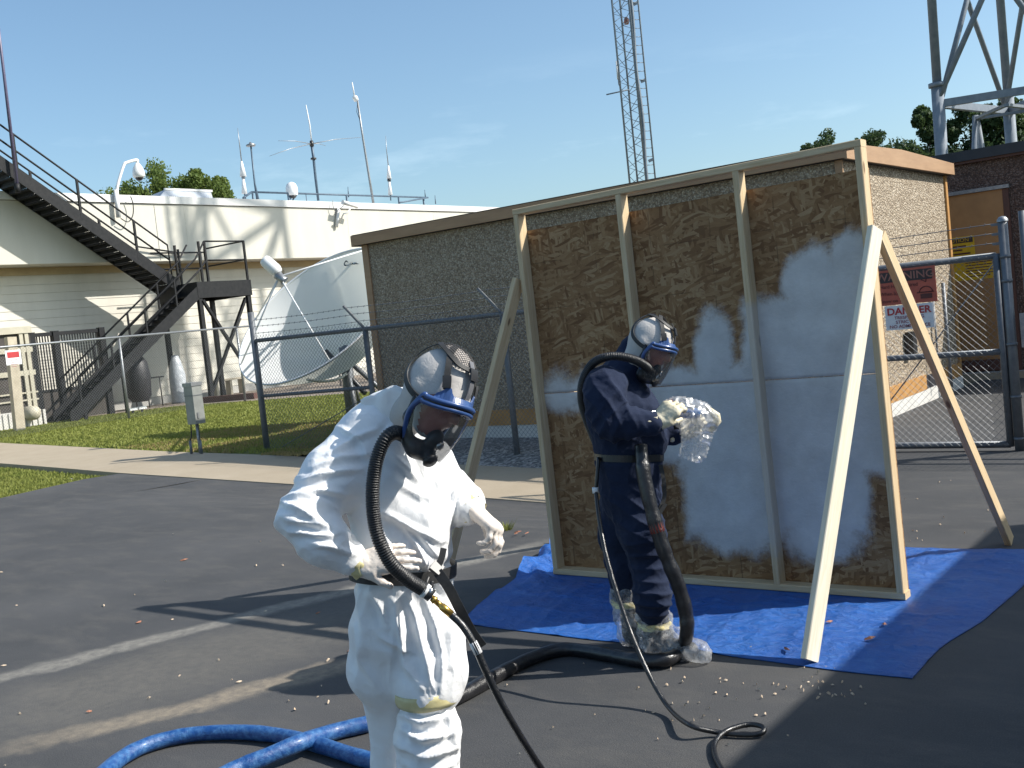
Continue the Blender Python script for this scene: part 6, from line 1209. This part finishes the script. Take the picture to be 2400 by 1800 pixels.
for i in range(mm):
    for k in range(n): t = 2*math.pi*k/n; tt = i/(mm-1); back = .5-.5*math.cos(t-2.9); hh = .05+.085*back; rr = .092+.010*tt+.007*math.sin(4*t)*tt; v.append(ca+axn*hh*tt+rr*(math.cos(t)*e+math.sin(t)*g))
f = [(i*n+j, i*n+(j+1) % n, (i+1)*n+(j+1) % n, (i+1)*n+j) for i in range(mm-1) for j in range(n)]; co = link_mesh('collar', v, f, 'navy_fabric', W2, smooth=[True]*len(f)); sm = co.modifiers.new('thickness', 'SOLIDIFY'); sm.thickness = .005
respirator(W2, hf2, False, [J(1526, 872, -.14), J(1505, 852, -.20), J(1470, 838, -.24), J(1425, 836, -.24), J(1388, 853, -.20), J(1366, 895, -.14), J(1364, 940, -.06), J(1376, 985, .0), J(1396, 1035, .06), J(1412, 1070, .08)], .0205, None)
bel, _ = hug_ring(NV, wai, UP, .02, .000, 60, .27); bel.append(bel[0]); bl2 = bpy.data.objects.new('belt', None); C.objects.link(bl2); place(bl2, wai, W2); strip('band', bel, lambda i: bel[i]-wai, .034, 'mask_black', bl2)
hand('glove', W2, rw+unit(rw-re)*.02, img(.62, .62, .1), img(.35, -.2, -.9), False, (.75, .85, .9, .95), 'glove_cream', 1.12, .0, (.8, .3, .5), .6); hand('glove', W2, lw+unit(lw-le)*.02, img(.80, .45, -.1), img(.0, .3, .9), True, (.8, .9, .9, .95), 'glove_cream', 1.1, .0, (.8, .3, .5), .6)
ring_band(W2, 'glove_cuff', rw-unit(rw-re)*.035, rw+unit(rw-re)*.03, lambda t: .058-.014*t, 'glove_cream', rough=.004); ring_band(W2, 'glove_cuff', lw-unit(lw-le)*.03, lw+unit(lw-le)*.03, lambda t: .056-.014*t, 'glove_cream', rough=.004)
# shoes inside clear boot covers
for (a_, f_, t_, sd) in ((aR, fR, tR, 1), (aL, fL, tL, 2)):
    s = Sdf(.03); s.chain([a_+(0, 0, .02), f_+(0, 0, .03)], [.058, .056]); s.cap(f_, t_, .05, .042); V, F = s.mesh(.008); V[:, 2] = np.maximum(V[:, 2], .012); skin_mesh('shoe', V, F, 'dark_cover', W2)
    top = a_+(0, 0, .03) if sd == 1 else J(1470, 1395, .12); s = Sdf(.03); s.chain([top, a_+(0, 0, -.02), f_+(0, 0, .03)], [.088, .082, .082]); s.cap(f_, t_+unit(t_-f_)*.075, .074, .048); V, F = s.mesh(.008); V = smooth_mesh(V, F, 1); N = vnormals(V, F); d = .014*(ridge(V*np.array([9, 9, 12])+sd)-.5)+.008*(ridge(V*24+sd)-.5); V = V+N*d[:, None]; V[:, 2] = np.maximum(V[:, 2], .006); skin_mesh('boot_cover', V, F, 'bootie_clear', W2)
    c_ = top+(0, 0, -.035) if sd == 2 else a_+(0, 0, -.0); ring_band(W2, 'ankle_tape', c_+(0, 0, -.016), c_+(0, 0, .016), .080, 'tape_yellow', rough=.010, seed=sd)

# ------------------------------------------------------------------ bagged spray gun
SG = thing('spray_gun', 'spray gun in a clear plastic bag held by the navy figure', 'spray gun', J(1620, 975, -.15)); dg = -.16
part('gun_body', MB().tube([J(1552, 962, dg), J(1575, 962, dg), J(1612, 966, dg), J(1640, 970, dg)], [.022, .030, .032, .022], 10), 'hose_blue', SG); part('gun_head', MB().tube([J(1585, 955, dg), J(1625, 958, dg)], .026, 10), 'chrome', SG); part('handle', MB().tube([J(1580, 968, dg), J(1588, 1005, dg)], .018, 8), 'dark_plastic', SG)
part('red_knob', MB().tube([J(1560, 945, dg), J(1578, 943, dg)], .014, 8), 'tape_red', SG); part('nozzle', MB().tube([J(1655, 955, dg), J(1680, 975, dg), J(1682, 985, dg), J(1664, 1012, dg)], [.014, .020, .020, .014], 10), 'glove_cream', SG); part('lever', MB().tube(spline([J(1498, 984, dg-.06), J(1505, 972, dg-.06), J(1525, 966, dg-.04), J(1552, 962, dg)], 5), .007, 6), 'chrome', SG)
poly = np.array([(1553, 940), (1575, 931), (1600, 929), (1630, 935), (1658, 944), (1675, 964), (1687, 986), (1682, 1002), (1670, 1025), (1660, 1055), (1654, 1074), (1640, 1086), (1618, 1080), (1590, 1070), (1597, 1040), (1594, 1012), (1582, 998), (1562, 974)], float)
def in_poly(q, P):
    ins = np.zeros(len(q), bool); j = len(P)-1
    for i in range(len(P)): ins ^= ((P[i, 1] > q[:, 1]) != (P[j, 1] > q[:, 1])) & (q[:, 0] < (P[j, 0]-P[i, 0])*(q[:, 1]-P[i, 1])/(P[j, 1]-P[i, 1]+1e-12)+P[i, 0]); j = i
    return ins
def pdist(q, P):
    d = np.full(len(q), 1e9)
    for i in range(len(P)): a, b = P[i-1], P[i]; ab = b-a; t = np.clip(((q-a)@ab)/(ab@ab), 0, 1); d = np.minimum(d, np.linalg.norm(q-a-t[:, None]*ab, axis=1))
    return d
gx, gy = np.meshgrid(np.arange(1548, 1692, 3.0), np.arange(926, 1092, 3.0)); q = np.c_[gx.ravel(), gy.ravel()]; ins = in_poly(q, poly); dd = pdist(q, poly)*np.where(ins, 1, -1); nxg = gx.shape[1]; ok = dd > -2
th = .055*np.sqrt(np.clip(dd, 0, 30)/30)*np.where(q[:, 1] > 1015, .55, 1); cr = .026*(ridge(np.c_[q/34, 0*q[:, :1]])-.5)+.010*(ridge(np.c_[q/15, 0*q[:, :1]+4])-.5)
fv = np.array([J(a, b, dg-.015-t-c_) for (a, b), t, c_ in zip(q, th, cr)]); bv = np.array([J(a, b, dg+.015+t+c_) for (a, b), t, c_ in zip(q, th, cr)])
ids = -np.ones(len(q), int); ids[ok] = np.arange(ok.sum()); f = []
for i in range(gx.shape[0]-1):
    for j in range(nxg-1):
        k = [i*nxg+j, i*nxg+j+1, (i+1)*nxg+j+1, (i+1)*nxg+j]
        if all(ok[x] for x in k): f.append(tuple(int(ids[x]) for x in k))
K = int(ok.sum()); link_mesh('plastic_bag', np.vstack([fv[ok], bv[ok]]), f+[tuple(K+x for x in reversed(t)) for t in f], 'bag_clear', SG, smooth=[True]*(2*len(f)), fix=False)

# ------------------------------------------------------------------ hoses
def on_ground(px, py, r): p = at_z(px, py, r); return p
SH = thing('spray_hose', 'thick hose bundle from the navy figure across the asphalt, black then blue', 'hose', at_z(1400, 1530))
pts = [J(1502, 1045, -.2), J(1505, 1080, -.23), J(1512, 1130, -.25), J(1530, 1205, -.27), J(1556, 1290, -.28), J(1587, 1365, -.28), J(1606, 1430, -.27), J(1610, 1480, -.26)]
pts += [at_z(1597, 1522, .055), at_z(1560, 1546, .042), at_z(1490, 1546, .036), at_z(1400, 1530, .034), at_z(1320, 1522, .034), at_z(1240, 1545, .034), at_z(1160, 1585, .034), at_z(1060, 1640, .034), at_z(965, 1668, .034)]
P = spline(pts, 10); L1 = np.array([.031 if i < 12 else .035 for i in range(len(P))])*(1+.07*np.array([vnoise(np.array([[i*.35, 0, 0]]))[0] for i in range(len(P))])); part('black_section', MB().tube(P, L1, 14), 'wrapped_hose', SH)
i0 = int(10*3.1); part('red_tape', MB().tube(P[i0:i0+5], .0362, 14), 'tape_red', SH, 'band of red tape around the hanging hose')
P2 = spline([at_z(965, 1668, .034), at_z(890, 1688, .034), at_z(860, 1697, .036), at_z(780, 1716, .04), at_z(700, 1742, .07), at_z(620, 1775, .06), at_z(545, 1806, .045), at_z(420, 1870, .038), at_z(250, 1960, .038)], 9); part('blue_section', MB().tube(P2, .036*(1+.05*np.array([vnoise(np.array([[i*.5, 3, 0]]))[0] for i in range(len(P2))])), 14), 'hose_blue', SH); part('red_tape', MB().tube(P2[9:13], .038, 14), 'tape_red', SH)
P3 = spline([at_z(120, 1960, .036), at_z(190, 1870, .036), at_z(255, 1800, .036), at_z(330, 1752, .036), at_z(430, 1724, .036), at_z(540, 1716, .036), at_z(640, 1722, .036), at_z(740, 1744, .036), at_z(830, 1772, .036), at_z(930, 1800, .036), at_z(1040, 1850, .036), at_z(1150, 1950, .036)], 9)
BH = P3; o = MB().tube(P3, .034*(1+.05*np.array([vnoise(np.array([[i*.45, 7, 0]]))[0] for i in range(len(P3))])), 14).build('blue_hose', 'hose_blue'); tag(o, 'blue hose arching flat on the asphalt at the bottom left, passing under the other', 'hose')
pts = [J(1396, 1150, -.12), J(1404, 1215, -.2), J(1418, 1290, -.3), J(1440, 1370, -.42), J(1470, 1460, -.58), J(1500, 1535, -.66), J(1535, 1608, -.74), J(1572, 1664, -.86), at_z(1618, 1700, .05), at_z(1680, 1716, .02), at_z(1745, 1722, .015), at_z(1785, 1718, .02), at_z(1788, 1704, .03), at_z(1758, 1698, .03), at_z(1720, 1706, .03), at_z(1690, 1722, .026), at_z(1674, 1748, .014), at_z(1682, 1785, .013), at_z(1720, 1835, .013), at_z(1850, 1950, .013)]
TH = thing('thin_air_line', 'thin black air line looping on the asphalt behind the navy figure', 'hose', at_z(1700, 1720)); part('line', MB().tube(spline(pts, 9), .0105, 10), 'air_line_black', TH); part('end_fitting', MB().tube([J(1395, 1142, -.12), J(1396, 1156, -.12)], .016, 8), 'white_plastic', TH); part('hook_up', MB().tube(spline([J(1397, 1146, -.12), J(1400, 1110, -.12), J(1403, 1072, -.1)], 5), .010, 8), 'air_line_black', TH)
# belt tool strap ends on the navy coverall
strip('strap_tail', spline([J(1548, 1090, -.12), J(1556, 1130, -.14), J(1556, 1170, -.14), J(1540, 1210, -.16), J(1560, 1180, -.15)], 5), TOW, .02, 'strap_black', bl2)
